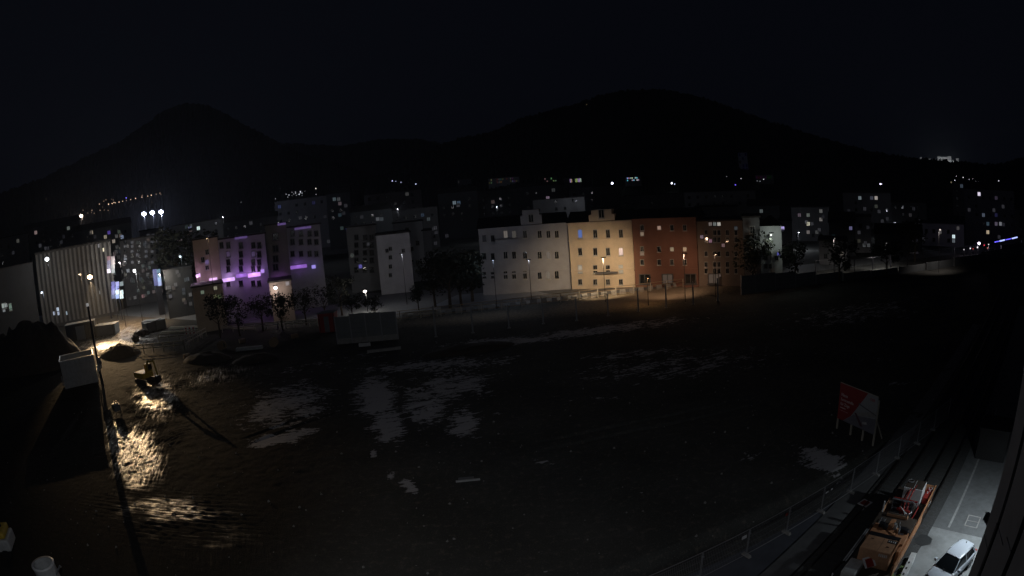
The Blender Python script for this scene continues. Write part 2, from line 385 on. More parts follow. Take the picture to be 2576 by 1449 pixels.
# ------------------------------------------------------------------ buildings
frame_me = None
def unit_frame():
    m = MB(); t_ = .1
    m.box(-.5, -.05, -.5, -.5+t_, .04, .5); m.box(.5-t_, -.05, -.5, .5, .04, .5)
    m.box(-.5+t_, -.05, -.5, .5-t_, .04, -.5+t_*.8); m.box(-.5+t_, -.05, .5-t_*.8, .5-t_, .04, .5)
    m.box(-.03, -.045, -.5+t_*.8, .03, .035, .5-t_*.8)
    m.box(-.6, -.14, -.58, .6, .03, -.5)
    return m.mesh('window_frame')
FR = {}
def frame_mesh(mt):
    if mt.name not in FR:
        me = unit_frame(); me.materials.append(mt); FR[mt.name] = me
    return FR[mt.name]
PM = {}
def pane_mesh(mt):
    if mt.name not in PM:
        me = MB().quad([(-.42, -.01, -.43), (.42, -.01, -.43), (.42, -.01, .43), (-.42, -.01, .43)]).mesh('pane'); me.materials.append(mt); PM[mt.name] = me
    return PM[mt.name]
wframe = mat('window_frame_paint', (.35, .34, .32), .6); wframe_dark = mat('window_frame_dark', (.06, .06, .06), .6)
DG = M['glass']
class Bld:
    def __init__(s, label, tl, tr, dist, wall, depth=12, roof='flat', roofm=None, name='apartment_building', cat='building', dist2=None, group=None, roofh=3.5, eave=.35, z0=0):
        a = D(tl[0], tl[1], dist); b_ = D(tr[0], tr[1], dist2 or dist); s.h = (a.z+b_.z)/2
        s.a = Vector((a.x, a.y, 0)); s.b = Vector((b_.x, b_.y, 0)); s.L = (s.b-s.a).length; s.rz = az_rot(s.a, s.b)
        s.dist = dist; s.o = thing(name, s.a, label, cat, group, s.rz); s.depth = depth
        s.ux = (s.b-s.a).normalized(); s.n = Vector((-s.ux.y, s.ux.x, 0)); s.wins = []
        s.wm = wall
        MB().box(0, 0, z0, s.L, depth, s.h).build('wall', wall, s.o)
        rm = roofm or M['roof']; H_, L_, d_ = s.h, s.L, depth
        r = MB()
        if roof == 'flat': r.box(-eave, -eave, H_, L_+eave, d_+eave, H_+.35)
        elif roof == 'gable':
            r.v += [(-eave, -eave, H_), (L_+eave, -eave, H_), (L_+eave, d_+eave, H_), (-eave, d_+eave, H_), (-eave, d_/2, H_+roofh), (L_+eave, d_/2, H_+roofh)]
            r.f += [(0, 1, 5, 4), (2, 3, 4, 5), (1, 2, 5), (3, 0, 4), (3, 2, 1, 0)]; r.m += [0]*5
        elif roof == 'hip':
            q = min(d_/2, L_/2-.3)
            r.v += [(-eave, -eave, H_), (L_+eave, -eave, H_), (L_+eave, d_+eave, H_), (-eave, d_+eave, H_), (q, d_/2, H_+roofh), (L_-q, d_/2, H_+roofh)]
            r.f += [(0, 1, 5, 4), (2, 3, 4, 5), (1, 2, 5), (3, 0, 4), (3, 2, 1, 0)]; r.m += [0]*5
        s.roof = r.build('roof', rm, s.o)
    def loc(s, x, y):                  # picture direction -> (u, z) on the front
        d = ray(x, y); k = s.a.dot(s.n)/Vector((d.x, d.y, 0)).dot(s.n)
        p = Vector((d.x*k, d.y*k, 0)); return (p-s.a).dot(s.ux), CAM_H+d.z*k
    def win(s, x, y, w=10, h_=16, m=None, fm=None, name='window'):
        u, z = s.loc(x, y); k = s.dist/F*1.02
        W, H_ = w*k, h_*k
        if u-W/2 < .1 or u+W/2 > s.L-.1 or z-H_/2 < .1 or z+H_/2 > s.h-.05: return
        return s.winm(u, z, W, H_, m, fm, name)
    def winm(s, u, z, W, H_, m=None, fm=None, name='window', y=0.):
        f = inst(name, frame_mesh(fm or wframe), s.o, (u, -.02+y, z), (W, 1, H_)); inst('pane', pane_mesh(m or DG), f, (0, -.012, 0))
        s.wins.append((u, z, W)); return f
    def rows(s, us, zs, W, H_, m=None, fm=None, skip=.0):
        for z in zs:
            for u in us:
                if any(abs(u-q[0]) < (W+q[2])/2+.15 and abs(z-q[1]) < H_+.2 for q in s.wins): continue
                if random.random() < skip: continue
                if 0 < u-W/2 and u+W/2 < s.L and z+H_/2 < s.h-.2: s.winm(u, z, W, H_, m, fm)
    def grid(s, px_cols, px_rows, w=10, h_=16, m=None, fm=None, over=None):
        over = over or {}
        for j, y in enumerate(px_rows):
            for i, x in enumerate(px_cols):
                v = over.get((i, j), m)
                if v == 'no': continue
                s.win(x, y, w, h_, v, fm)
    def band(s, z, hh=.3, out=.15, m=None, name='cornice'):
        return MB().box(-.05, -out, z, s.L+.05, 0.02, z+hh).build(name, m or s.wm, s.o)
def wallm(name, c, **k): return mat(name, c, .85, var=.12, scale=.6, grime=k.get('g', .3))
def z4(x, y): return ((1760+x*.37275)/1.4907, (640+y*.37275)/1.4907)
def z5(x, y): return ((2300+x/3.0188)/1.4907, (700+y/3.0188)/1.4907)
def z2(x, y): return ((640+x/3.15)/1.4907, (780+y/3.15)/1.4907)
def z3(x, y): return ((1200+x/2.786)/1.4907, (660+y/2.786)/1.4907)
def z1(x, y): return (x*.25003, 469.6+y*.25003)
zA = z1

# --- the lit row along the street
W_grey = wallm('grey_render', (.34, .34, .36)); W_yel = wallm('cream_render', (.62, .51, .37)); W_red = wallm('brick_red_render', (.2, .095, .065))
W_brn = wallm('brown_render', (.24, .19, .155)); W_wht = wallm('white_render', (.6, .62, .62)); W_lil = wallm('pale_render', (.5, .5, .52))
W_bei = wallm('beige_render', (.42, .36, .28)); W_dk = wallm('dark_render', (.13, .13, .135)); W_mid = wallm('mid_grey_render', (.26, .26, .27))
lw = lambda *c: lit(c)
DR = 131
g1 = Bld('long grey townhouse block with a stepped gable, left of the cream one', z4(86, 560), z4(987, 545), DR, W_grey, 13, 'gable', roofh=2.2)
z4c = lambda x: z4(x, 0)[0]; z4r = lambda y: z4(0, y)[1]
cols = [z4c(x) for x in (150, 236, 365, 450, 560, 708, 795, 880)]
for y, hh, ov in ((640, 20, {2: lw(92, 86, 80), 3: lw(60, 57, 52)}), (850, 20, {6: lw(80, 74, 70)}), (1050, 22, {4: 0, 6: lw(90, 84, 76)}), (1222, 16, {})):
    for i, x in enumerate(cols):
        if i < 2 and y < 1200: continue
        g1.win(x, z4r(y), 11, hh, ov.get(i) or None)
for x, y in ((150, 680), (150, 860), (150, 1050), (236, 680), (236, 860), (236, 1050)): g1.win(z4c(x), z4r(y), 9, 15, mat('curtained_pane', (.06, .06, .075), .3) if x == 150 and y == 680 else None, wframe_dark)
u0, _ = g1.loc(*z4(515, 500)); u1, _ = g1.loc(*z4(730, 500)); zt = g1.loc(*z4(620, 395))[1]
MB().box(u0, -.1, g1.h-.1, u1, 6, zt-1.2).box(u0+.5, -.1, zt-1.2, u1-.5, 6, zt).build('gable', W_grey, g1.o)
g1.h += 10; g1.winm((u0+u1)/2, (g1.h-10+zt)/2-.2, 1.2, 1.9, None, y=-.12); g1.h -= 10
for z in (g1.h-.4, 4.2): g1.band(z, .35, .2)
# balcony on the grey house
ub, zb = g1.loc(*z4(385, 735)); bal = MB().box(ub-2.6, -1.1, zb-.15, ub+2.6, 0, zb).box(ub-2.6, -1.1, zb, ub+2.6, -1.05, zb+1).build('balcony', W_grey, g1.o)

g2 = Bld('cream coloured corner house with a gable, brightly lit by a street lamp', z4(989, 520), z4(1632, 500), DR-.8, W_yel, 13, 'gable', roofh=2.2, dist2=DR-2.5)
cols = [z4c(x) for x in (1115, 1267, 1395, 1525)]
blue = lw(70, 100, 170)
for j, (y, hh) in enumerate(((635, 22), (815, 20), (990, 21), (1120, 15))):
    for i, x in enumerate(cols):
        mt = {(0, 0): blue, (3, 1): lw(190, 160, 160), (3, 2): lw(150, 140, 120), (0, 2): lw(155, 145, 130)}.get((i, j))
        g2.win(x, z4r(y), 11, hh, mt)
u0, _ = g2.loc(*z4(1200, 450)); u1, _ = g2.loc(*z4(1460, 450)); zt = g2.loc(*z4(1330, 395))[1]
MB().box(u0, -.1, g2.h-.1, u1, 6, zt-1.0).box(u0+.6, -.1, zt-1.0, u1-.6, 6, zt).build('gable', W_yel, g2.o)
g2.winm((u0+u1)/2, g2.h+1.6, 1.3, 2., None, y=-.12)
for z in (g2.h-.45, g2.loc(*z4(1300, 700))[1], 3.9): g2.band(z, .3, .22)
us, _ = g2.loc(*z4(1395, 1140)); MB().box(us-2.5, -1.3, 3.3, us+2.3, 0, 3.6).build('awning', W_dk, g2.o)

g3 = Bld('dark red brick house with lit windows, right of the cream one', z5(207, 352), z5(930, 352), DR-3, W_red, 13, 'gable', roofh=1.8, dist2=DR-6)
cx5 = [z5(x, 0)[0] for x in (326, 519, 664, 809)]
lit5 = {(1, 0): lw(150, 122, 108), (0, 1): lw(125, 108, 92), (2, 3): lw(135, 120, 96), (3, 3): lw(155, 128, 100), (0, 4): lw(95, 76, 68)}
for j, y in enumerate((470, 540, 640, 712, 760, 860)):
    for i, x in enumerate(cx5):
        if j in (0, 3, 5) or (i, j) in lit5: g3.win(x, z5(0, y)[1]-1, 10, 15 if (i, j) not in lit5 else 10, lit5.get((i, j)))
g3.band(3.6, .35, .2); g3.band(g3.h-.4, .35, .25)
for k in range(4): g3.winm(2.2+k*5.1, 1.8, 2.6, 2.2, lw(60, 52, 46) if k % 2 else None, wframe_dark, 'shop_window')

g4 = Bld('brown office house with a row of small lit top windows, right of the red one', z5(932, 395), z5(1460, 385), DR-5, W_brn, 13, 'flat', dist2=DR-6)
for x, y, c in ((954, 423, (115, 108, 108)), (1098, 423, (100, 92, 88)), (1148, 423, (95, 100, 98)), (1196, 423, (165, 160, 152)), (954, 568, (150, 158, 168)), (1002, 568, (90, 78, 92)),
                (1098, 615, (110, 80, 98)), (1244, 664, (88, 68, 72)), (1388, 470, (45, 50, 54)), (1196, 1000, (95, 80, 74))):
    g4.win(*z5(x, y), 10, 10, lw(*c), wframe_dark)
for y in (520, 600, 760, 880, 955):
    for x in (1050, 1148, 1196, 1292, 1388): g4.win(*z5(x, y), 9, 14, None, wframe)
g4b = Bld('narrow dark tower house between the brown and the white lit house', z5(1462, 350), z5(1652, 350), 122, W_dk, 12, 'flat')
g4b.rows([2, 5], [3, 6, 9, 12], 1.2, 1.6)
up = Bld('dark low annexe whose roof shows above the brown house', z5(930, 208), z5(1400, 250), 160, W_dk, 10, 'flat')
g5 = Bld('small white house lit by a wall lamp, beyond the brown office house', z5(1656, 450), z5(1900, 440), 124, W_wht, 10, 'hip', roofh=2)
for x, y, c in ((1872, 760, (72, 72, 150)), (1920, 470, (180, 165, 230))): g5.win(*z5(x, y), 10, 10, lw(*c))
for x, y in ((1728, 620), (1728, 810), (1850, 810), (1775, 900), (1728, 900)): g5.win(*z5(x, y), 10, 12)

# --- pale house left of the middle
g6 = Bld('pale plain house with few windows, standing behind the car park trees', z3(582, 605), z3(935, 610), 148, W_lil, 14, 'flat')
for x, y in ((735, 760), (735, 945), (735, 1035), (700, 780), (870, 780), (735, 850)): g6.win(*z3(x, y), 9, 11)
g6b = Bld('taller pale house behind and right of the plain pale one', z3(760, 485), z3(1068, 485), 168, W_lil, 12, 'flat')
for x, y in ((915, 640), (960, 760), (1020, 700), (1020, 900), (960, 900), (910, 560)): g6b.win(*z3(x, y), 10, 12)
g6c = Bld('narrow pale wing at the right end of the pale houses', z3(1070, 572), z3(1158, 572), 166, W_mid, 12, 'flat')
g6c.rows([2, 5, 8], [5, 8, 11, 14], 1.2, 1.5)
g7 = Bld('dim grey house with dark window bays, left of the plain pale house', z3(270, 530), z3(580, 525), 158, W_mid, 12, 'flat')
for x, y, c in ((290, 680, (62, 64, 56)), (335, 830, (46, 50, 48)), (422, 945, (78, 72, 148)), (290, 815, (40, 36, 30))): g7.win(*z3(x, y), 10, 11, lw(*c))
for x in (380, 470, 540):
    for y in (640, 720, 800, 880, 980): g7.win(*z3(x, y), 11, 13, None, wframe_dark)

# --- purple lit hotel
g8 = Bld('long hotel front washed in violet light above a glowing strip', z2(555, 365), z2(1110, 320), 138, wallm('hotel_render', (.36, .35, .4)), 14, 'flat')
for y in (440, 545, 640, 720, 890):
    for x in (680, 830, 975, 600, 1045): g8.win(*z2(x, y), 11, 15, {(975, 545): lw(60, 48, 78), (680, 545): lw(56, 42, 70)}.get((x, y)), wframe_dark)
g9 = Bld('beige stair tower at the left end of the violet hotel', z2(254, 366), z2(553, 366), 137, W_bei, 14, 'flat')
for x, y, m_ in ((430, 520, None), (380, 610, None), (430, 642, lw(88, 72, 118)), (430, 700, None), (375, 890, lw(132, 128, 110)), (375, 995, lw(90, 105, 88)), (378, 1145, lw(90, 86, 74))): g9.win(*z2(x, y), 11, 14, m_)
g10 = Bld('dark tower block of the violet hotel, taller than its wings', z2(1112, 215), z2(1362, 180), 139, wallm('slate_panels', (.14, .14, .12)), 14, 'flat')
for y in (340, 480, 600, 700, 960): g10.win(*z2(1240, y), 16, 18, None, wframe_dark)
g11 = Bld('right wing of the violet hotel with a violet parapet', z2(1364, 215), z2(1762, 215), 141, W_mid, 14, 'flat')
for y in (300, 400, 540):
    for x in (1440, 1540, 1640, 1720): g11.win(*z2(x, y), 11, 14, None, wframe_dark)
def strip(bd, p0, p1, c, k=1., hh=.55, lamp=0, name='light_strip'):
    u0, z0_ = bd.loc(*p0); u1, z1_ = bd.loc(*p1); z = (z0_+z1_)/2
    o = MB().box(u0, -.7, z-hh/2, u1, -.5, z+hh/2).build(name, lit(c, k), bd.o)
    if lamp:
        n = max(1, int((u1-u0)/4))
        for i in range(n):
            point_light('strip_glow', (u0+(i+.5)*(u1-u0)/n, -1.5, z+.3), lamp/n*1.15, tuple(v/max(srgb(*c)) for v in srgb(*c)), .4, bd.o)
    return o
V1 = (186, 120, 236)
strip(g8, z2(610, 845), z2(760, 845), (215, 170, 245), 1.1, .8, 100)
strip(g8, z2(770, 800), z2(900, 795), (150, 100, 200), .8, .8, 70)
strip(g8, z2(910, 790), z2(1060, 785), (215, 150, 250), 1.2, .9, 140)
strip(g8, z2(1062, 745), z2(1105, 745), (165, 130, 215), 1, .8, 20)
strip(g9, z2(455, 845), z2(552, 845), (236, 190, 250), 1.1, .8, 30); strip(g9, z2(305, 793), z2(352, 793), (235, 190, 250), 1., .8, 12)
strip(g10, z2(1165, 845), z2(1405, 840), (145, 85, 190), 1., .8, 40)
strip(g11, z2(1414, 692), z2(1610, 692), (135, 90, 185), .9, .8, 36); strip(g11, z2(1665, 692), z2(1712, 692), (145, 130, 215), 1, .8, 10)
for b_, p0, p1 in ((g8, (755, 352), (905, 350)), (g11, (1462, 236), (1660, 236)), (g10, (1262, 190), (1360, 190))):
    strip(b_, z2(*p0), z2(*p1), (70, 52, 100), 1., .5, 3, 'parapet_light')
# low shops under the hotel
g12 = Bld('low beige shop building with green lit windows below the violet hotel', z2(254, 970), z2(603, 870), 128, W_bei, 8, 'flat', name='shop', cat='shop')
for x, y, c in ((375, 995, (92, 104, 90)), (528, 945, (125, 122, 104)), (528, 1045, (90, 92, 66)), (580, 1045, (78, 90, 62))): g12.win(*z2(x, y), 11, 10, lw(*c))
g13 = Bld('dark low building with a single white lamp below the hotel tower', z2(1160, 870), z2(1420, 870), 126, W_brn, 8, 'flat', name='shop', cat='shop')
g13.win(*z2(1380, 890), 10, 10, lw(132, 124, 128))

# --- left: shopping block with upright fins and neon
g14 = Bld('large shopping block with upright ribs, lit white at its left corner', z1(345, 615), z1(1115, 600), 196, wallm('ribbed_cladding', (.07, .07, .07)), 20, 'flat')
ribm = wallm('rib_cladding', (.17, .17, .165))  # ribs paler, wall darker: the shade between ribs is put into the colour
for k in range(18):
    u = .6+k*(g14.L-1.2)/17; MB().box(u-.4, -.6, 1, u+.4, -.02, g14.h-.4).build('rib', ribm, g14.o)
g15 = Bld('dark block at the far left with one lit shop front', z1(-120, 800), z1(330, 825), 190, wallm('black_render', (.045, .047, .05)), 15, 'flat')
g15.win(*z1(40, 1200), 16, 14, lw(140, 150, 146)); g15.win(*z1(105, 1210), 10, 18, lw(100, 120, 108))
g16 = Bld('dark glass office behind the neon sign', z1(1200, 520), z1(1560, 520), 215, W_dk, 16, 'flat')
for y in (560, 600, 650, 700, 760):
    for x in (1260, 1330, 1400, 1470, 1530): g16.win(*z1(x, y), 10, 8, lw(52, 54, 60) if random.random() < .4 else None, wframe_dark)
g17 = Bld('dark apartment block left of the violet hotel, with grey lit floors', z1(1400, 430), z1(1640, 440), 235, W_dk, 14, 'flat')
for y, c in ((450, 54), (490, 48), (545, 52), (620, 30)):
    for x in (1350, 1390, 1440, 1490, 1540, 1600):
        if random.random() < .75: g17.win(*z1(x, y), 10, 9, lw(c, c, c+4), wframe_dark)
g18 = Bld('dim street house with brown lit ground floor before the violet hotel', z1(1640, 830), z1(1925, 830), 160, wallm('soot_render', (.05, .05, .048)), 10, 'flat')
for x, y, c in ((1745, 845, (48, 46, 42)), (1700, 1015, (84, 84, 84)), (1850, 1140, (80, 72, 60)), (1800, 890, (46, 42, 38))): g18.win(*z1(x, y), 10, 10, lw(*c), wframe_dark)

# --- the dark city behind: low blocks whose lit windows are all that shows
LITS = []
def L_(x, y, c, w=10, h_=10): LITS.append([x, y, c, w, h_, False])
for x, y, c in ((90, 585, (116, 100, 98)), (172, 574, (86, 92, 88)), (230, 585, (165, 152, 134)), (45, 606, (62, 62, 58)), (48, 574+12, (38, 42, 52)), (265, 596, (128, 120, 104)), (286, 607, (130, 122, 112)),
    (307, 596, (116, 128, 152)), (250, 618, (120, 120, 126)), (274, 618, (244, 190, 168)), (262, 628, (252, 240, 205)), (230, 618, (104, 66, 68)), (274, 585, (70, 54, 130)), (315, 650, (104, 110, 122)), (315, 660, (100, 106, 118)),
    (478, 574, (108, 110, 146)), (499, 574, (210, 232, 228)), (703, 520, (34, 40, 74)), (789, 510, (20, 20, 46)), (841, 501, (60, 70, 74)), (852, 501, (54, 56, 58)), (855, 512, (66, 58, 62)), (895, 508, (50, 50, 56)), (855, 541, (30, 42, 48)),
    (950, 551, (70, 72, 76)), (960, 551, (44, 50, 54)), (873, 574, (6, 12, 66)), (860, 574, (36, 46, 46)), (1024, 488, (50, 50, 50)), (1045, 468, (86, 94, 94)), (1063, 541, (30, 40, 52)), (1078, 551, (46, 52, 54)), (1143, 510, (86, 98, 106)), (1154, 510, (50, 66, 82)),
    (1163, 488, (42, 42, 50)), (1240, 508, (58, 48, 46)), (1378, 498, (100, 86, 100)), (1326, 468, (52, 52, 52)), (1263, 480, (42, 44, 40)), (1392, 478, (42, 44, 44)), (1425, 467, (46, 48, 54)), (1538, 467, (84, 96, 150)), (1705, 467, (40, 36, 60)),
    (1915, 531, (70, 76, 76)), (1969, 574, (180, 168, 230)), (1944, 596, (146, 152, 146)), (1958, 638, (72, 72, 144)), (1955, 596, (100, 104, 104)), (2011, 541, (62, 50, 58)), (2033, 541, (74, 80, 74)), (2065, 531, (82, 82, 80)), (2065, 552, (100, 96, 94)), (2033, 563, (192, 188, 164)), (2033, 584, (94, 88, 86)), (2055, 584, (56, 56, 56)),
    (2140, 574, (88, 86, 118)), (2163, 498, (92, 102, 106)), (2193, 498, (54, 56, 66)), (2204, 498, (152, 144, 138)), (2204, 519, (42, 44, 38)), (2204, 476, (64, 66, 72)), (2216, 468, (140, 138, 148)), (2097, 595, (28, 42, 46)), (2290, 541, (34, 32, 34)), (2161, 606, (40, 40, 34)),
    (2463, 488, (230, 222, 244)), (2474, 541, (66, 74, 86)), (2485, 563, (44, 60, 70)), (2506, 563, (74, 68, 82)), (2517, 563, (110, 112, 118)), (2485, 584, (168, 152, 126)), (2399, 595, (214, 234, 240)), (2399, 606, (82, 88, 94)), (2506, 541, (22, 22, 50)), (2431, 606, (70, 72, 80)), (2365, 584, (78, 76, 76)), (2410, 574, (62, 60, 60)),
    (2174, 617, (60, 62, 64)), (2185, 617, (60, 62, 64)), (2118, 638, (80, 74, 68)), (2204, 628, (58, 48, 48)), (2506, 498, (44, 38, 50)), (2419, 468, (50, 58, 68)), (2520, 468, (36, 42, 52)),
    (1067, 712, (60, 54, 50)), (1135, 722, (44, 46, 44)), (875, 777, (110, 112, 106)), (888, 777, (68, 68, 68)), (918, 735, (244, 238, 232)), (930, 735, (100, 94, 90)), (978, 745, (58, 50, 48)), (1045, 767, (104, 42, 56)), (1092, 767, (34, 24, 82)), (1102, 767, (50, 56, 86)), (905, 767, (62, 56, 52)), (617, 745, (76, 66, 56)), (617, 756, (74, 66, 56)),
    (338, 681, (250, 252, 250)), (322, 681, (98, 104, 110)), (455, 650, (178, 204, 210)), (455, 660, (120, 132, 138)), (442, 649, (84, 80, 100)), (422, 724, (84, 84, 86)), (253, 735, (100, 104, 108)), (220, 767, (130, 132, 136)), (145, 778, (180, 196, 214)), (137, 788, (156, 166, 186)), (148, 788, (160, 170, 190)), (166, 788, (134, 150, 160)), (360, 745, (112, 84, 86)),
    (317, 777, (160, 138, 116)), (15, 768, (140, 146, 146)), (10, 780, (110, 114, 118)), (26, 772, (98, 120, 110)), (118, 652, (40, 40, 52))):
    L_(x, y, c)
spec = [  # (x left, x right, y top, distance, tone)
 (-60, 70, 600, 260, 0), (60, 200, 566, 300, 1), (190, 330, 572, 265, 1), (430, 560, 560, 270, 0), (560, 700, 552, 330, 1), (690, 830, 500, 430, 0), (820, 880, 486, 380, 1),
 (880, 985, 530, 290, 1), (985, 1100, 525, 300, 0), (915, 1060, 484, 520, 2), (1100, 1200, 484, 360, 1), (1200, 1300, 478, 420, 0), (1290, 1420, 468, 480, 1), (1340, 1470, 500, 330, 0),
 (1430, 1560, 470, 560, 0), (1560, 1720, 490, 420, 0), (1720, 1900, 482, 380, 0), (1880, 1960, 518, 260, 1), (1960, 1990, 555, 170, 2), (1990, 2085, 522, 230, 0), (2085, 2150, 560, 180, 1), (2120, 2240, 486, 300, 0), (2150, 2190, 545, 190, 2), (2240, 2330, 510, 330, 0),
 (2200, 2320, 590, 190, 1), (2300, 2425, 563, 220, 2), (2425, 2550, 478, 230, 1), (2540, 2640, 530, 260, 0), (2395, 2530, 462, 480, 0), (2060, 2130, 606, 160, 0), (1900, 1935, 560, 160, 0)]
tones = [W_dk, wallm('charcoal_render', (.06, .065, .07)), W_mid]
desc = ['dark flat roofed town block', 'dark gable roofed town house', 'dim grey apartment block']
BG = []; usedlab = {}
for i, (xl, xr, yt, ds, tn) in enumerate(spec):
    mid = (xl+xr)/2
    inside = sorted([(abs(l[0]-mid), l) for l in LITS if xl+6 < l[0] < xr-6 and yt+4 < l[1] < yt+110], key=lambda q: q[0])
    if inside:
        c = inside[0][1][2]; tone = 'bluish' if c[2] > c[0]+12 else ('warm' if c[0] > c[2]+12 else 'white')
        ex = '%s lit windows' % tone
    else: ex = 'no lit windows'
    place = 'far left' if mid < 250 else 'left part' if mid < 700 else 'left of middle' if mid < 1100 else 'middle' if mid < 1500 else 'right of middle' if mid < 1950 else 'right part' if mid < 2300 else 'far right'
    bd = Bld('%s with %s behind the street, %s of the skyline' % (desc[tn], ex, place), (xl, yt), (xr, yt), ds, tones[tn], 14, ('flat', 'gable', 'flat')[tn], roofh=3)
    bd.px = (xl, xr, yt); BG.append(bd)
rw = random.Random(11)
for k in range(95):
    c = rw.randint(34, 74); tint = rw.choice(((0, 0, 0), (6, 0, -4), (-4, 2, 8), (0, 4, 2))); L_(rw.uniform(285, 480), rw.uniform(565, 765), tuple(int((c+q)/8)*8 for q in tint))
for k in range(60):
    c = rw.randint(22, 50); L_(rw.uniform(0, 1190), rw.uniform(500, 640), (int(c/6)*6, int(c/6)*6, int(c/6)*6+4))
for k in range(50):
    c = rw.randint(20, 44); L_(rw.uniform(1900, 2560), rw.uniform(510, 640), (int(c/6)*6, int(c/6)*6, int(c/6)*6+4))
FG = [g14, g15, g16, g17, g18, g12, g13]
for l in sorted(LITS, key=lambda q: q[0]):
    x, y, c, w_, h_, _ = l; done = False
    cand = [bd for bd in sorted(FG+BG+[g7], key=lambda q: q.dist)]
    for bd in cand:
        u, z = bd.loc(x, y); k = bd.dist/F
        if 10*k*.6 < u < bd.L-10*k*.6 and 10*k*.6+.3 < z < bd.h-10*k*.6:
            bd.win(x, y, w_, h_, lit(c), wframe_dark); done = True; break
    l[5] = done
for bd in BG:                          # unlit windows of the same blocks
    k = bd.dist/F; st = max(3.2, 22*k)
    zs = [z for z in np.arange(2.2, bd.h-1.5, max(3.1, 18*k))][-4:]; us = np.arange(st*.6, bd.L-st*.4, st)[:9]
    bd.rows(us, zs, max(1.2, 7*k), max(1.4, 8*k), None, wframe_dark, .35)

# signs
ns = thing('neon_sign', g14.a, 'tall upright neon sign of coloured panels beside the ribbed shopping block', 'sign')
pS = D(*z1(1095, 1140), 186); ns.location = (pS.x, pS.y, 0); ns.rotation_euler.z = g14.rz
kz = 186/F
pole_h = D(*z1(1095, 650), 186).z
MB().box(-.35, .1, 0, .35, .5, pole_h).build('post', M['dark'], ns)
for x, y, c, k in ((1095, 720, (118, 66, 80), 1), (1095, 762, (90, 86, 126), 1), (1095, 805, (112, 112, 144), 1), (1095, 848, (246, 236, 250), 1.2), (1137, 720, (142, 128, 130), 1), (1137, 762, (138, 124, 128), 1), (1137, 805, (112, 118, 124), 1), (1137, 848, (126, 140, 144), 1)):
    p = D(*z1(x, y), 186); u = (p-ns.location).xy.dot(g14.ux.xy)
    MB().box(u-.62, -.3, p.z-.62, u+.62, .08, p.z+.62).build('sign_panel', lit(c, k), ns)
n2s = thing('neon_sign', (0, 0, 0), 'low blue and white glowing sign by the street junction', 'sign')
pS = D(*z1(1180, 1130), 178); n2s.location = (pS.x, pS.y, 0); n2s.rotation_euler.z = g14.rz
MB().box(-.9, .1, 0, -.6, .3, D(*z1(1180, 975), 178).z).box(.6, .1, 0, .9, .3, D(*z1(1180, 975), 178).z).build('post', M['dark'], n2s)
for x, y, c in ((1137, 977, (94, 92, 164)), (1180, 977, (160, 162, 224)), (1223, 977, (110, 124, 126)), (1137, 1020, (100, 90, 172)), (1180, 1020, (130, 138, 208)), (1180, 1062, (220, 238, 252)), (1223, 1062, (208, 230, 230)), (1137, 1062, (112, 108, 156)), (1180, 1105, (160, 182, 232)), (1223, 1105, (230, 254, 255)), (1137, 1105, (88, 96, 130))):
    p = D(*z1(x, y), 178); u = (p-n2s.location).xy.dot(g14.ux.xy)
    MB().box(u-.6, -.3, p.z-.6, u+.6, .08, p.z+.6).build('sign_panel', lit(c, 1.1), n2s)
n3s = thing('advertising_pillar', (0, 0, 0), 'tall slim pillar glowing light blue between dark blocks', 'sign')
pS = D(*z1(1600, 1000), 172); n3s.location = (pS.x, pS.y, 0); n3s.rotation_euler.z = g14.rz
for y, c in ((850, (94, 128, 150)), (890, (118, 150, 176)), (933, (170, 198, 240)), (975, (168, 182, 226))):
    p = D(*z1(1610, y), 172); MB().box(-.2, -.3, p.z-.6, .95, .1, p.z+.6).build('light_panel', lit(c, 1.), n3s)
    p2 = D(*z1(1567, y), 172); MB().box(-1.5, -.3, p2.z-.6, -.22, .1, p2.z+.6).build('side_panel', lit((80, 84, 140), .9), n3s)
MB().box(-1.2, -.1, 0, .7, .2, D(*z1(1600, 1000), 172).z).build('post', M['dark'], n3s)
# glow of the signs on the street
point_light('sign_light', D(*z1(1190, 1070), 172), 700, (.6, .7, 1), .6)
point_light('sign_light', D(*z1(1590, 930), 166), 160, (.5, .65, 1), .6)

# ------------------------------------------------------------------ street and paved areas
def sheet(name, pts, z, m):
    return tag(MB().quad([(p.x, p.y, z) for p in pts]).build(name, m), kind='structure')
sheet('street', [G(1000, 797), G(2700, 600), Vector((700, 250, 0)), Vector((60, 136, 0)), Vector((-40, 150, 0)), Vector((-60, 118, 0))], .012, M['asphalt'])
sheet('side_street', [Vector((-130, 150, 0)), Vector((-60.2, 118.2, 0)), Vector((-40.2, 150.2, 0)), Vector((-95, 260, 0)), Vector((-150, 260, 0))], .02, M['asphalt'])
wetroad = mat('snowy_road', (.28, .3, .33), .5, var=.4, scale=.3)
sheet('snowy_road', [G(10, 835), G(170, 800), G(175, 786), G(0, 806), G(-60, 830)], .024, wetroad)
# pavement strip that glints blue by the grey houses
sheet('wet_forecourt', [G(1085, 772), G(1390, 742), G(1330, 728), G(1150, 742)], .028, mat('wet_paving', (.2, .22, .25), .3, var=.3, scale=.5))

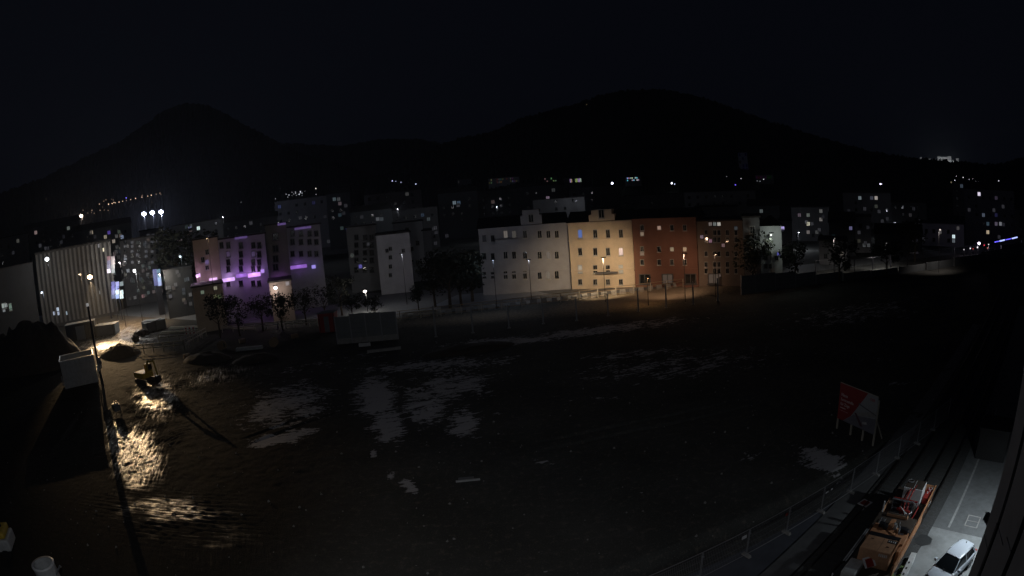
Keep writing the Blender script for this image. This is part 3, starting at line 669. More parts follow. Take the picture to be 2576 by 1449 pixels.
# yard slab, access road and tracks at the lower right (all run along the track heading)
TD = Vector((math.sin(R(56)), math.cos(R(56)), 0)); TN = Vector((-TD.y, TD.x, 0))
O0 = Vector((25.4, 21.4, 0))           # white line point
def along(a, n, z=0): p = O0+TD*a+TN*n; p.z = z; return p
def strip_sheet(name, a0, a1, n0, n1, z, m): return sheet(name, [along(a0, n0), along(a1, n0), along(a1, n1), along(a0, n1)], z, m)
strip_sheet('access_road', .3, 80, -7.5, 1.25, .03, M['asphalt'])
strip_sheet('concrete_yard', -32, .28, -9, 1.25, .03, M['slab'])
strip_sheet('road_line', .6, 24, -.09, .09, .036, mat('worn_line_paint', (.26, .27, .27), .7, var=.5, scale=3))
strip_sheet('track_ballast', -32, 110, 1.27, 7.6, .02, M['ballast'])
strip_sheet('concrete_walkway', -32, 60, 7.7, 9.3, .03, mat('walkway', (.12, .125, .13), .8, var=.25, scale=1.6, grime=.4))
sheet('site_apron', [FA-fn*.3-fd*16, FB-fn*.3+fd*4, along(14, 9.4), along(-32, 9.4)], .012, mat('apron', (.085, .095, .12), .8, var=.25, scale=1.1, grime=.4))
mh = thing('manhole_cover', G(2447, 1312, .034), 'square steel drain cover set in the asphalt near the wall', 'manhole', rz=R(34))
MB().box(-.75, -.55, 0, -.66, .55, .02).box(.66, -.55, 0, .75, .55, .02).box(-.66, -.55, 0, .66, -.46, .02).box(-.66, .46, 0, .66, .55, .02).box(-.03, -.46, 0, .03, .46, .02).build('frame', M['conc'], mh)
MB().box(-.64, -.44, 0, -.05, .44, .015).build('lid', M['asphalt'], mh); MB().box(.05, -.44, 0, .64, .44, .015).build('lid', M['asphalt'], mh)
rail_me = {}
def track(name, n_c, label, a0=-32, a1=95, g=.75):
    t_ = thing(name, along(0, n_c, 0), label, 'railway track', 'tracks beside the access road', math.pi/2-R(56))
    prof = [(-.035, .2), (.035, .2), (.035, .16), (.01, .15), (.01, .07), (.07, .05), (-.07, .05), (-.01, .07), (-.01, .15), (-.035, .16)]
    for sgn in (-1, 1):
        m = MB(); n = len(prof); i = 0
        for x in (a0, a1): m.v += [(x, sgn*g+p[0], p[1]) for p in prof]
        for k in range(n): m.f.append((k, (k+1) % n, n+(k+1) % n, n+k)); m.m.append(0)
        m.build('rail', M['rail'], t_)
    sm = MB().box(-.13, -1.3, -.05, .13, 1.3, .032).mesh('sleeper'); sm.materials.append(M['sleeper'])
    x = a0; k = 0
    while x < a1 and k < 160: inst('sleeper', sm, t_, (x, 0, 0)); x += .65; k += 1
    return t_
track('railway_track', 3.0, 'railway track nearest the access road, under the orange wagon')
track('railway_track', 6.3, 'railway track farther from the access road, beside the walkway')
# low platform edge under the wagon's near end
# ------------------------------------------------------------------ flood light on our own building, our wall
ow = thing('own_building', (0, 0, 0), 'grey ribbed wall of the near building at the right edge', 'building')
C0 = Vector((math.sin(R(55.1))*7, math.cos(R(55.1))*7, 0)); C1 = Vector((math.sin(R(72))*4.2, math.cos(R(72))*4.2, 0))
W0 = (C1-C0); WL = W0.length; wd = W0.normalized(); wrz = math.atan2(wd.y, wd.x)
cl = mat('wall_cladding', (.22, .225, .225), .7, var=.2, scale=1.3, grime=.4)
wp = bpy.data.objects.new('facade', None); 
ow.location = C0; ow.rotation_euler.z = wrz
# local: x along the wall, y away from it; the wall's outer face is on the +/-y side towards the camera
side = 1 if (Vector((0, 0, 0))-C0).dot(Vector((-wd.y, wd.x, 0))) > 0 else -1
MB().box(0, min(-side*.3, -side*3), 0, WL+6, max(-side*.3, -side*3), 18.6).build('wall', cl, ow)
u = 0.; k = 0
wid = [.42, .1, .5, .34, .12, .55, .5, .3, .6, .5, .6]
for wdt in wid:
    if k % 3 != 1:
        zc = [0, 3.4+k*.7, 8.1+.4*k, 12.5-.3*k, 16.2+.2*k, 18.6]
        for a_, b_ in zip(zc[:-1], zc[1:]):
            MB().box(u+.008, min(-side*.28, side*(.02+.05*(k % 2))), a_+.008, u+wdt-.008, max(-side*.28, side*(.02+.05*(k % 2))), b_-.008).build('panel', cl, ow)
    u += wdt; k += 1
for xx, z0, z1_ in ((.47, 12.2, 13.6), (.44, 15.6, 16.6), (1.3, 13.5, 15.), (.46, 9.0, 10.4)):
    MB().box(xx-.035, -side*.2, z0, xx+.035, side*.03, z1_).build('vent_slot', M['black'], ow)
# wall lamp that lights the yard
wl = thing('wall_lamp', (27.6, 17.6, 0), 'bright flood lamp on a post beside the access road, behind the ribbed wall', 'lamp')
MB().tube((.2, -.3, 0), (.2, -.3, 7.3), .07).build('post', M['dark'], wl)
MB().box(-.3, -.25, 7.12, .3, .25, 7.3).build('lamp_head', M['dark'], wl)
point_light('lamp_light', (0, 0, 6.95), 2600, (.86, .95, 1.0), .12, wl, spot=152, blend=.75)
fl = thing('roof_floodlight', (-1.5, -1.2, 22.6), 'flood lamp on the roof edge of the near building', 'lamp')
MB().box(-.3, -.2, -.15, .3, .1, .2).build('lamp_housing', M['dark'], fl)
point_light('lamp_light', (0, .15, 0), 7200, (.95, .96, 1.0), .25, fl, spot=134, blend=1., aim=Vector((-17, 48, -22)))
ll = thing('wall_fill_light', C0+Vector((-3.2, -.2, 6)), 'small added lamp that brightens the ribbed near wall', 'lamp')  # unseen lamp, added to brighten the ribbed wall
MB().box(-.12, -.1, -.12, .12, .1, .12).build('lamp_housing', M['dark'], ll)
point_light('lamp_light', (0, .2, -.1), 24, (1, .97, .93), .3, ll)
MB().tube((0, 0, -.12), (0, 0, -C0.z-6), .05).build('post', M['dark'], ll)

# ------------------------------------------------------------------ things in the place
ORD = ['first', 'second', 'third', 'fourth', 'fifth', 'sixth', 'seventh', 'eighth', 'ninth', 'tenth', 'eleventh', 'twelfth', 'thirteenth', 'fourteenth', 'fifteenth', 'sixteenth', 'seventeenth', 'eighteenth', 'nineteenth', 'twentieth',
       'twenty first', 'twenty second', 'twenty third', 'twenty fourth', 'twenty fifth', 'twenty sixth', 'twenty seventh', 'twenty eighth', 'twenty ninth', 'thirtieth', 'thirty first', 'thirty second', 'thirty third', 'thirty fourth', 'thirty fifth', 'thirty sixth', 'thirty seventh', 'thirty eighth', 'thirty ninth', 'fortieth']
def ico(r, c=(0, 0, 0), jit=0., sub=1, sq=(1, 1, 1)):
    import bmesh
    bm = bmesh.new(); bmesh.ops.create_icosphere(bm, subdivisions=sub, radius=r)
    m = MB()
    for v in bm.verts:
        k = 1+random.uniform(-jit, jit); m.v.append((c[0]+v.co.x*sq[0]*k, c[1]+v.co.y*sq[1]*k, c[2]+v.co.z*sq[2]*k))
    for f in bm.faces: m.f.append(tuple(v.index for v in f.verts)); m.m.append(0)
    bm.free(); return m

# --- construction fence (free standing mesh panels)
fence_pts = [G(*p) for p in ((1877, 1399), (1980, 1338), (2141, 1236), (2207, 1193), (2262, 1156), (2305, 1119))]
fA = fence_pts[0]; fdir = (fence_pts[-1]-fence_pts[0]).normalized(); stp = 3.52
frz = math.atan2(fdir.y, fdir.x)
def fence_panel(k):
    p = fA+fdir*stp*k
    t_ = thing('fence_panel', p, '', 'fence panel', 'mesh panels of the site fence', frz)
    x1 = stp-.06
    MB().tube((.03, 0, .08), (.03, 0, 2.02), .024, 6).tube((x1, 0, .08), (x1, 0, 2.02), .024, 6).tube((.03, 0, 2.0), (x1, 0, 2.0), .022, 6).tube((.03, 0, .16), (x1, 0, .16), .02, 6).build('frame', M['galv'], t_)
    wmb = MB(); n = 27
    for i in range(n):
        x = .03+(x1-.03)*(i+1)/(n+1); wmb.tube((x, 0, .16), (x, 0, 2.0), .0055, 3, cap=False)
    for z in (.5, .95, 1.4, 1.8): wmb.tube((.03, 0, z), (x1, 0, z), .006, 3, cap=False)
    tag(wmb.build('wire_mesh', M['galv'], t_), kind='stuff')
    MB().prism([(-.36, 0), (.36, 0), (.3, .14), (-.3, .14)], -.11, .11).build('foot', M['conc'], t_, loc=(0, 0, .02)).rotation_euler.z = math.pi/2
    MB().box(-.05, -.05, 1.62, .08, .05, 1.7).build('clamp', M['galv'], t_)
    return t_
fnames = {-4: 'site fence panel lowest in the picture, running out of the bottom edge', -3: 'site fence panel next to the lowest one, at the bottom edge', -2: 'site fence panel with clearly visible wires, just inside the bottom edge', -1: 'site fence panel with a white plate at its right post',
          0: 'site fence panel with a small red plate near its right post', 1: 'site fence panel in front of the black wagon shadow tip', 2: 'site fence panel with two white tags, left of the snow patch edge',
          3: 'site fence panel just below the right end of the snow patch', 4: 'site fence panel between the snow patch and the billboard legs', 5: 'site fence panel under the right legs of the billboard', 6: 'site fence panel right of the billboard, second from the far end', 7: 'site fence panel at the far end of the row, right of the billboard'}
for k in range(-4, 8):
    t_ = fence_panel(k); t_['label'] = fnames[k]
    if k == -1: MB().box(stp-.62, -.03, 1.5, stp-.25, -.01, 1.72).build('plate', M['white'], t_)
    if k == 0: MB().box(stp-.42, -.03, 1.5, stp-.2, -.01, 1.68).build('plate', M['red'], t_)
    if k == 2:
        MB().box(.15, -.03, 1.4, .45, -.01, 1.5).build('tag_plate', M['white'], t_); MB().box(.75, -.03, 1.4, .95, -.01, 1.5).build('tag_plate', M['white'], t_)
# concrete signs' feet on the walkway
for i, (x, y) in enumerate(((2176, 1266),)):
    p = G(x, y, .04); t_ = thing('floor_sign', p, 'red square sign with white edge lying by the tracks', 'sign', rz=R(20))
    MB().box(-.42, -.42, 0, .42, .42, .03).build('rim', M['white'], t_); MB().box(-.3, -.3, .031, .3, .3, .04).build('face', M['red'], t_)

# --- billboard
bl = [G(2103, 1078.5), G(2136.6, 1095), G(2170, 1107.5), G(2193, 1122.4)]
b0, b1 = bl[0], bl[3]; bx = (b1-b0); bL = bx.length; bu = bx.normalized(); brz = math.atan2(bu.y, bu.x)
brd = thing('billboard', b0, 'red and white building site billboard on five timber legs', 'billboard', rz=brz)
dTL = D(2117, 966, b0.xy.length); dTR = D(2215.6, 996, (b1.xy.length)); dBL = D(2107, 1055.6, b0.xy.length); dBR = D(2199, 1089, b1.xy.length)
zt_, zb_ = (dTL.z+dTR.z)/2, (dBL.z+dBR.z)/2
MB().box(0, -.02, zb_, bL, .04, zt_).build('panel', mat('billboard_print_grey', (.30, .33, .36), .5, var=.1, scale=.7), brd)
def flat_(name, pts, y, m): return MB().quad([(x*bL, y, zb_+(zt_-zb_)*z) for x, z in pts]).build(name, m, brd)
redp = mat('billboard_red', (.26, .018, .022), .5, var=.05)
flat_('red_field', [(0, 0), (.16, 0), (.36, .22), (.74, 1), (0, 1)], -.026, redp)
flat_('picture_area', [(.17, .0), (1, 0), (1, .42), (.42, .28)], -.0255, mat('print_dark', (.16, .17, .21), .5))
flat_('picture_area', [(.38, .27), (1, .45), (1, .62), (.45, .36)], -.0262, mat('print_mid', (.28, .29, .29), .5))
flat_('picture_line', [(.44, .36), (.5, .36), (.7, .08), (.63, .06)], -.0275, mat('print_navy', (.09, .04, .06), .5))
flat_('picture_line', [(.52, .62), (1, .5), (1, .53), (.52, .66)], -.0275, mat('print_line', (.12, .13, .15), .5))
flat_('picture_spot', [(.68, .14), (.8, .18), (.78, .24), (.67, .2)], -.028, M['lightgrey'])
def text(body, size, x, z, m, y, parent, name='lettering', ext=.004, rotx=90, rotz=0, sx=1):
    c = bpy.data.curves.new(name, 'FONT'); c.body = body; c.size = size; c.extrude = ext; c.resolution_u = 2; c.materials.append(m)
    tmp = bpy.data.objects.new(name, c); me = bpy.data.meshes.new_from_object(tmp); bpy.data.objects.remove(tmp); me.name = name
    o = bpy.data.objects.new(name, me); COL.objects.link(o); o.parent = parent; o.location = (x, y, z); o.rotation_euler = (R(rotx), 0, R(rotz)); o.scale.x = sx
    return o
ink = mat('white_ink', (.75, .72, .74), .6); rink = mat('red_ink', (.35, .03, .04), .6)
Hh = zt_-zb_
text('Neue', .40, .05*bL, zb_+Hh*.66, ink, -.03, brd); text('Servicestelle', .36, .05*bL, zb_+Hh*.535, ink, -.03, brd, sx=.95); text('für Züge', .36, .05*bL, zb_+Hh*.41, ink, -.03, brd)
MB().box(.05*bL, -.03, zb_+Hh*.33, .2*bL, -.026, zb_+Hh*.35).box(.05*bL, -.03, zb_+Hh*.26, .27*bL, -.026, zb_+Hh*.265).build('small_print', ink, brd)
text('ÖBB', .34, .80*bL, zb_+Hh*.84, rink, -.03, brd)
MB().box(-.02, -.03, zt_, bL+.02, .05, zt_+.05).build('top_edge', M['palewood'], brd)
for p in bl:
    u = (p-b0).dot(bu); MB().box(u-.07, .05, 0, u+.07, .19, zt_-.3).build('leg', M['palewood'], brd)
bf = G(2218.5, 1103); loc = Matrix.Rotation(-brz, 4, 'Z') @ (bf-b0)
MB().tube(loc, (bL-.05, .2, zb_+1.2), .07, 6).build('brace', M['palewood'], brd)

# --- orange rail work wagon
R1 = Vector((26.2, 24.53, 0)); wa = Vector((-math.sin(R(53.4)), -math.cos(R(53.4)), 0))
wg = thing('rail_wagon', R1, 'orange rail work wagon with machinery and hoses on its deck', 'rail wagon', rz=math.atan2(wa.y, wa.x))
def wbx(name, x0, y0, z0, x1, y1, z1, m, bevel=.0, parent=None): return MB().box(x0, y0, z0, x1, y1, z1).build(name, m, parent or wg, bevel=bevel)
wbx('chassis', .1, -2.85, .85, 13.5, -.1, 1.12, M['dark'], .02)
wbx('deck', .02, -2.97, 1.125, 7.0, -.03, 1.2, M['deck'])
for x in (1.6, 3.4, 9.2, 11.0):
    ax = MB().tube((x, -2.3, .55), (x, -.7, .55), .08, 8).build('axle', M['dark'], wg)
    for y in (-2.3, -.75): MB().tube((x, y-.06, .55), (x, y+.06, .55), .42, 18).build('wheel', M['rail'], wg)
x = 0.
for i, (L_b, m_) in enumerate(((.9, M['orange2']), (1.5, M['orange2']), (1.3, M['deck']), (1.3, M['orange2']), (1.9, M['orange']), (2.9, M['orange']))):
    o = wbx('side_board', x+.01, -.055, .95, x+L_b-.01, .0, 1.8, M['orange'] if i != 2 else M['orange2'], .008)
    wbx('board_cap', x+.01, -.075, 1.803, x+L_b-.01, .02, 1.85, M['orange'], .005)
    if i in (0, 1, 2): wbx('board_panel', x+.12, .002, 1.05, x+L_b-.12, .018, 1.62, M['dark'])
    wbx('stanchion', x+L_b-.05, -.13, 1.2, x+L_b+.05, -.08, 1.75, M['orange2']); x += L_b
wbx('side_board', 2.3, -3.0, 1.0, 6.9, -2.945, 1.55, M['orange2'], .01)
wbx('end_board', -.06, -2.2, 1.2, 0, 0, 1.75, M['orange'], .01)
wb_ = wbx('white_cabinet', .85, -2.15, 1.2, 2.1, -.68, 2.38, M['white'], .03)
wbx('cabinet_lid', .88, -2.1, 2.383, 2.07, -.73, 2.41, M['deck'], parent=wg); wbx('cabinet_seam', 1.0, -1.44, 2.41, 2.0, -1.4, 2.43, M['lightgrey'])
r_ = MB(); [r_.tube((1.25+.22*math.cos(a), -1.85+.22*math.sin(a), 2.47), (1.25+.22*math.cos(a+.4), -1.85+.22*math.sin(a+.4), 2.47), .03, 5) for a in np.arange(0, 6.28, .4)]; r_.build('hose_ring', M['galv'], wg)
wbx('red_tank', .25, -.62, 1.2, 1.7, -.12, 1.72, M['red'], .05)
for x_, y_ in ((.5, -.45), (.75, -.3), (1.1, -.42), (.45, -.22)): MB().tube((x_, y_, 1.72), (x_, y_, 1.86), .05, 8).build('filler_cap', M['lightgrey'], wg)
for (x0, y0, x1, y1, z1) in ((2.5, -2.6, 3.2, -1.6, 1.75), (3.9, -2.3, 4.9, -1.7, 1.9), (3.0, -1.5, 4.8, -.9, 1.85), (4.4, -.85, 4.95, -.4, 1.6)): wbx('machine_block', x0, y0, 1.2, x1, y1, z1, M['dark'], .03)
for i, (y_, z_) in enumerate(((-1.55, 2.35), (-1.3, 2.38), (-1.75, 2.15))): MB().path([(1.6, y_, z_), (2.6, y_-.05, z_-.05), (3.1, y_-.1, z_-.35), (4.0, y_+.1, z_-.4), (4.7, y_+.2, z_-.6)], .065, 7).build('red_pipe', M['red'], wg, smooth=True)
MB().tube((3.0, -2.5, 2.0), (3.05, -.7, 2.02), .07, 8).build('red_pipe', M['red'], wg); MB().tube((4.25, -1.9, 2.0), (4.4, -.9, 1.98), .11, 9).build('red_pipe', M['red'], wg)
MB().path([(3.1, -.75, 1.9), (3.6, -.5, 2.0), (4.2, -.55, 1.8), (4.6, -.7, 1.5)], .05, 7).build('red_pipe', M['red'], wg)
grate = wbx('walkway_grate', 3.58, -2.48, 2.27, 3.76, -.86, 2.32, M['galv'])
for k in range(14): wbx('grate_slot', 3.6, -2.4+k*.11, 2.325, 3.74, -2.37+k*.11, 2.332, M['dark'])
for y_ in (-2.42, -.9): wbx('grate_post', 3.62, y_-.03, 1.2, 3.7, y_+.03, 2.26, M['galv'])
hp = [(4.0+.55*math.sin(t_), -1.75+.55*(1-math.cos(t_))*.9, 2.05+.18*math.sin(t_*2)) for t_ in np.arange(.1, 3.0, .3)]
MB().path(hp, .035, 6).build('pale_hose', M['white'], wg, smooth=True)
MB().path([(4.5, -1.3, 2.1), (4.9, -1.1, 2.0), (5.0, -.9, 1.6)], .035, 6).build('pale_hose', M['lightgrey'], wg)
MB().path([(3.2, -.6, 1.2), (3.2, -.6, 2.2), (3.5, -.6, 2.35), (3.8, -.6, 2.1)], .03, 6).build('handrail', M['galv'], wg)
wbx('left_post', 4.2, -2.93, 1.55, 4.32, -2.85, 2.3, M['white'])
wbx('platform', 5.0, -2.9, 1.2, 6.63, -.12, 2.0, M['deck'], .02)
wbx('beam_box', 5.12, -2.3, 2.003, 5.36, -.78, 2.2, M['orange2'], .02); wbx('beam_lid', 5.15, -2.25, 2.203, 5.33, -.83, 2.22, M['deck'])
for k in range(5): MB().tube((5.9+k*.14, -2.45, 2.12), (5.9+k*.14, -2.15, 2.12), .018, 6).build('rung', M['galv'], wg)
MB().tube((5.85, -2.45, 2.12), (6.55, -2.45, 2.12), .022, 6).tube((5.85, -2.15, 2.12), (6.55, -2.15, 2.12), .022, 6).build('ladder_rail', M['galv'], wg)
wbx('engine_cover', 6.65, -2.65, 1.2, 7.6, -.98, 2.2, M['orange'], .04); wbx('engine_cover_ridge', 6.0, -1.72, 2.003, 6.9, -1.4, 2.3, M['orange'], .02)
for (x0, y0, w_) in ((6.7, -2.3, .5), (6.85, -1.95, .35), (6.75, -.85, .55), (6.85, -.45, .3)): wbx('exhaust_box', x0, y0, 2.0, x0+.35, y0+w_*.8, 2.42, M['dark'], .03)
wbx('control_box', 6.7, -1.28, 2.003, 6.95, -1.08, 2.5, M['lightgrey'], .02)
MB().path([(6.3, -1.1, 2.1), (6.5, -1.0, 2.5), (6.9, -.95, 2.6), (7.2, -.8, 2.5), (7.5, -.75, 2.3)], .04, 7).build('grey_hose', M['galv'], wg, smooth=True)
MB().path([(6.3, -1.3, 2.1), (6.55, -1.32, 2.45), (6.85, -1.3, 2.5)], .035, 7).build('grey_hose', M['galv'], wg)
wbx('right_cover', 7.0, -.93, 1.2, 8.25, -.12, 2.2, M['orange'], .03); wbx('right_cover', 8.26, -.33, 1.2, 8.9, -.12, 2.1, M['orange'], .03); wbx('number_plate', 7.15, -.8, 2.203, 7.3, -.45, 2.21, M['white'])
wbx('floor_plate', 7.0, -2.9, 1.15, 11.4, -.1, 1.25, M['deck'])
wbx('cross_wall', 7.8, -2.6, 1.25, 7.86, -.95, 1.9, M['orange'])
wbx('roof_box', 8.3, -2.5, 1.25, 9.7, -.42, 2.4, M['orange2'], .04)
wbx('roof_lip', 7.9, -2.52, 2.28, 8.28, -.4, 2.38, M['dark']); wbx('roof_edge_right', 8.1, -.41, 2.2, 10.4, -.35, 2.46, M['orange'], .01)
wbx('lettered_plate', 8.4, -1.1, 2.403, 8.72, -.48, 2.41, M['dark'])
for k in range(4): wbx('letter_mark', 8.46+.02*(k % 2), -1.04+k*.14, 2.412, 8.62, -.97+k*.14, 2.416, M['white'])
for x_, y_ in ((8.65, -2.1), (9.15, -.9)): MB().tube((x_, y_-.09, 2.43), (x_, y_+.09, 2.43), .02, 6).build('hinge', M['dark'], wg)
wbx('roof_seam', 8.35, -1.38, 2.403, 9.65, -1.365, 2.408, M['deck'])
for dy in (-2.93, -2.8): MB().tube((7.4, dy, 2.1), (11.0, dy, 2.2), .05, 8).build('side_rail', M['galv'], wg)
wbx('grey_hood', 9.75, -2.85, 1.15, 11.2, -1.95, 1.65, M['lightgrey'], .08)
wbx('nose_plate', 9.8, -1.7, 1.13, 12.5, -.15, 1.3, M['deck'])
mk = wbx('marker_plate', -.36, -.36, 0, .36, .36, .03, M['white']); mk.location = (9.95, -1.6, 1.75); mk.rotation_euler = (0, R(20), R(45))
mk2 = MB().box(-.23, -.23, .031, .36, .23, .04).build('marker_field', M['red'], mk)
for k in range(5): wbx('number_mark', 9.71, -1.2+k*.12, 2.1, 9.73, -1.13+k*.12, 2.28, M['white'])
for y_ in (-2.4, -.5): MB().tube((12.9, y_, 1.0), (13.5, y_, 1.0), .1, 9).tube((13.5, y_, 1.0), (13.56, y_, 1.0), .24, 14).build('buffer', M['dark'], wg)
MB().tube((12.4, -2.95, 1.3), (12.4, -2.95, 2.3), .03, 6).build('grab_pole', M['white'], wg); MB().tube((12.4, -2.2, 1.3), (12.4, -2.2, 2.1), .025, 6).build('grab_pole', M['white'], wg)
for k in range(3): MB().tube((11.9+k*.4, -.95, 1.32), (12.3+k*.3, -.1, 1.36), .03, 6).build('brace_bar', M['galv'], wg)
for x_ in (2.0, 6.4, 8.8): MB().tube((x_, .02, 1.25), (x_, .12, 1.7), .025, 6).build('side_handle', M['white'], wg)

# pale perforated beam beside the wagon's near end, weeds, puddle
bmz = thing('steel_beam', R1+wa*6.1+Vector((-wa.y, wa.x, 0))*.42, 'long pale perforated steel beam lying beside the orange wagon', 'beam', rz=math.atan2(wa.y, wa.x)+R(2))
MB().box(0, -.12, .05, 7, .28, .42).build('beam', M['lightgrey'], bmz, bevel=.02)
for k in range(8): MB().box(1+k*.6, -.02, .421, 1.22+k*.6, .1, .426).build('hole', M['black'], bmz)
def weed(p, s, label):
    t_ = thing('weed', p, label, 'plant', 'weeds along the wagon')
    lf = MB(); 
    for k in range(26):
        a = random.random()*6.28; d = random.random()*.3*s; h_ = random.uniform(.08, .5)*s; b_ = a+random.uniform(-1, 1)
        q = Vector((math.cos(a)*d, math.sin(a)*d, h_)); l_ = .12*s
        u = Vector((math.cos(b_), math.sin(b_), random.uniform(-.4, .6)))*l_; v = Vector((-math.sin(b_), math.cos(b_), random.uniform(-.3, .3)))*l_*.4
        lf.quad([q-v, q+u*.5-v*1.2, q+u, q+u*.5+v*1.2, q+v])
    tag(lf.build('leaf', weedm, t_), kind='stuff')
    st = MB(); [st.tube((0, 0, 0), (random.uniform(-.2, .2)*s, random.uniform(-.2, .2)*s, .45*s), .008, 4) for _ in range(6)]; st.build('stem', weedm, t_)
weedm = mat('weed_leaf', (.16, .26, .08), .6, var=.4, scale=8)
wn = Vector((-wa.y, wa.x, 0))
for a_, n_, s_, lb in ((9.1, .25, 1.3, 'bushy green weed beside the wagon, near the wet patch'), (9.9, .3, 1.0, 'small weed below the wet patch by the wagon'), (12.2, .15, 1.1, 'weed at the bottom edge, right of the wagon nose'), (12.6, -.4, .9, 'weed in front of the wagon nose'), (7.6, .25, .7, 'tiny weed by the middle of the wagon side')):
    weed(R1+wa*a_+wn*n_, s_, lb)
tag(MB().quad([G(x, y, .038) for x, y in ((2300, 1362), (2312, 1346), (2330, 1344), (2346, 1356), (2340, 1370), (2318, 1374))]).build('wet_patch', mat('oil_stain', (.045, .048, .05), .35)), kind='structure')
cn = thing('traffic_cone', R1+wa*10.2+wn*.5, 'dull red traffic cone beside the wagon weeds', 'cone')
MB().box(-.18, -.18, .03, .18, .18, .06).build('base', M['black'], cn); MB().tube((0, 0, .06), (0, 0, .6), .14, 12, .03).build('cone', M['red'], cn)

# --- white car
ch = Vector((-.958, -.287, 0)); cr_ = math.atan2(ch.y, ch.x)
def make_car(loc, rz, paint, label, group=None, lights=None):
    t_ = thing('parked_car', loc, label, 'car', group, rz)
    # stations along x (front = +x): x, half width, sill z, shoulder z, centre z
    S = [(2.15, .62, .32, .52, .60), (2.05, .78, .26, .62, .72), (1.75, .85, .24, .74, .84), (1.2, .88, .22, .86, .95), (.75, .89, .22, .92, 1.0), (0, .895, .22, .93, .96), (-.9, .895, .22, .94, .97), (-1.5, .88, .24, .96, 1.0), (-1.95, .83, .28, .92, .98), (-2.1, .74, .38, .74, .82)]
    m = MB(); n = 9
    for x, hw, zs, zh, zc in S:
        for y, z in ((-hw*.94, zs), (-hw, zs+.22), (-hw, zh-.08), (-hw*.93, zh), (0, zc), (hw*.93, zh), (hw, zh-.08), (hw, zs+.22), (hw*.94, zs)): m.v.append((x, y, z))
    for i in range(len(S)-1):
        for k in range(n-1): a = i*n+k; m.f.append((a, a+n, a+n+1, a+1)); m.m.append(0)
        m.f.append((i*n+n-1, (i+1)*n+n-1, (i+1)*n, i*n)); m.m.append(0)
    m.f.append(tuple(range(n))); m.f.append(tuple((len(S)-1)*n+k for k in reversed(range(n)))); m.m += [0, 0]
    b_ = m.build('body', paint, t_, smooth=True)
    sd = b_.modifiers.new('s', 'SUBSURF'); sd.levels = sd.render_levels = 2
    # greenhouse: front bottom, front top, rear top, rear bottom
    fb, ft, rt, rb = 1.05, .32, -1.45, -1.95; zb, zf, zr = .94, 1.42, 1.38
    m = MB()
    for x, hw, z in ((ft+.04, .58, zf), (-.2, .63, 1.47), (-.9, .62, 1.46), (rt-.05, .55, zr), (rt-.3, .5, zr-.06)):
        for y, dz in ((-hw, -.05), (-hw*.8, -.005), (0, .02), (hw*.8, -.005), (hw, -.05)): m.v.append((x, y, z+dz))
    for i in range(4):
        for k in range(4): a = i*5+k; m.f.append((a, a+5, a+6, a+1)); m.m.append(0)
    r_ = m.build('roof', paint, t_, smooth=True); so = r_.modifiers.new('s', 'SOLIDIFY'); so.thickness = .04; ss = r_.modifiers.new('ss', 'SUBSURF'); ss.levels = ss.render_levels = 2
    m = MB(); n_ = 8
    for j, (x, hw, z) in enumerate(((fb, .74, zb), (.7, .66, 1.19), (ft, .57, zf-.02))):
        for k in range(n_+1):
            s_ = -1+2*k/n_; m.v.append((x+.13*(1-s_*s_)*(1-j*.25), s_*hw, z))
    for j in range(2):
        for k in range(n_): a = j*(n_+1)+k; m.f.append((a, a+1, a+n_+2, a+n_+1)); m.m.append(0)
    m.build('windshield', M['glass'], t_, smooth=True)
    MB().quad([(rt-.3, -.48, zr-.08), (rt-.3, .48, zr-.08), (rb-.05, .62, .98), (rb-.05, -.62, .98)]).build('rear_window', M['glass'], t_)
    for s_ in (-1, 1):
        MB().quad([(fb-.12, s_*.80, .95), (ft, s_*.6, zf-.06), (-.35, s_*.635, 1.42), (-.42, s_*.83, .95)]).build('side_window', M['glass'], t_)
        MB().quad([(-.5, s_*.83, .95), (-.42, s_*.637, 1.42), (-1.3, s_*.6, 1.36), (-1.6, s_*.8, .97)]).build('side_window', M['glass'], t_)
        MB().tube((fb-.02, s_*.77, .95), (ft-.02, s_*.59, zf-.03), .035, 6).build('pillar', paint, t_); MB().tube((-.46, s_*.835, .95), (-.38, s_*.64, 1.42), .03, 6).build('pillar', paint, t_); MB().tube((-1.68, s_*.8, .97), (-1.4, s_*.58, 1.36), .045, 6).build('pillar', paint, t_)
        MB().box(.62, s_*1.0-.1, .93, .8, s_*1.0+.1, 1.08).tube((.72, s_*.86, .95), (.72, s_*.95, 1.0), .025, 6).build('mirror', paint, t_, bevel=.02)
        MB().box(1.82, s_*.62-.16, .56, 2.08, s_*.62+.14, .7).build('headlight', lights or M['glass'], t_, bevel=.03)
        MB().box(-2.13, s_*.66-.13, .66, -1.96, s_*.66+.12, .84).build('tail_light', M['red'], t_, bevel=.02)
        for x in (1.32, -1.28):
            wh = MB().tube((x, s_*.74, .32), (x, s_*.92, .32), .32, 22).build('tyre', M['black'], t_)
            MB().tube((x, s_*.87, .32), (x, s_*.93, .32), .19, 12).build('rim', M['galv'], wh)
        MB().tube((1.0, s_*.3, .985), (1.12+.1, -s_*.1+.1, .97), .012, 5).build('wiper', M['black'], t_)
    MB().prism([(-1.42, 1.40), (-1.25, 1.42), (-1.4, 1.52)], -.02, .02).build('antenna', M['black'], t_)
    MB().box(2.1, -.3, .38, 2.17, .3, .5).build('licence_plate', M['white'], t_)
    return t_
carp = Vector((22.75, 17.72, .03))
car = make_car(carp, cr_, M['carwhite'], 'white parked car seen from above beside the near building')

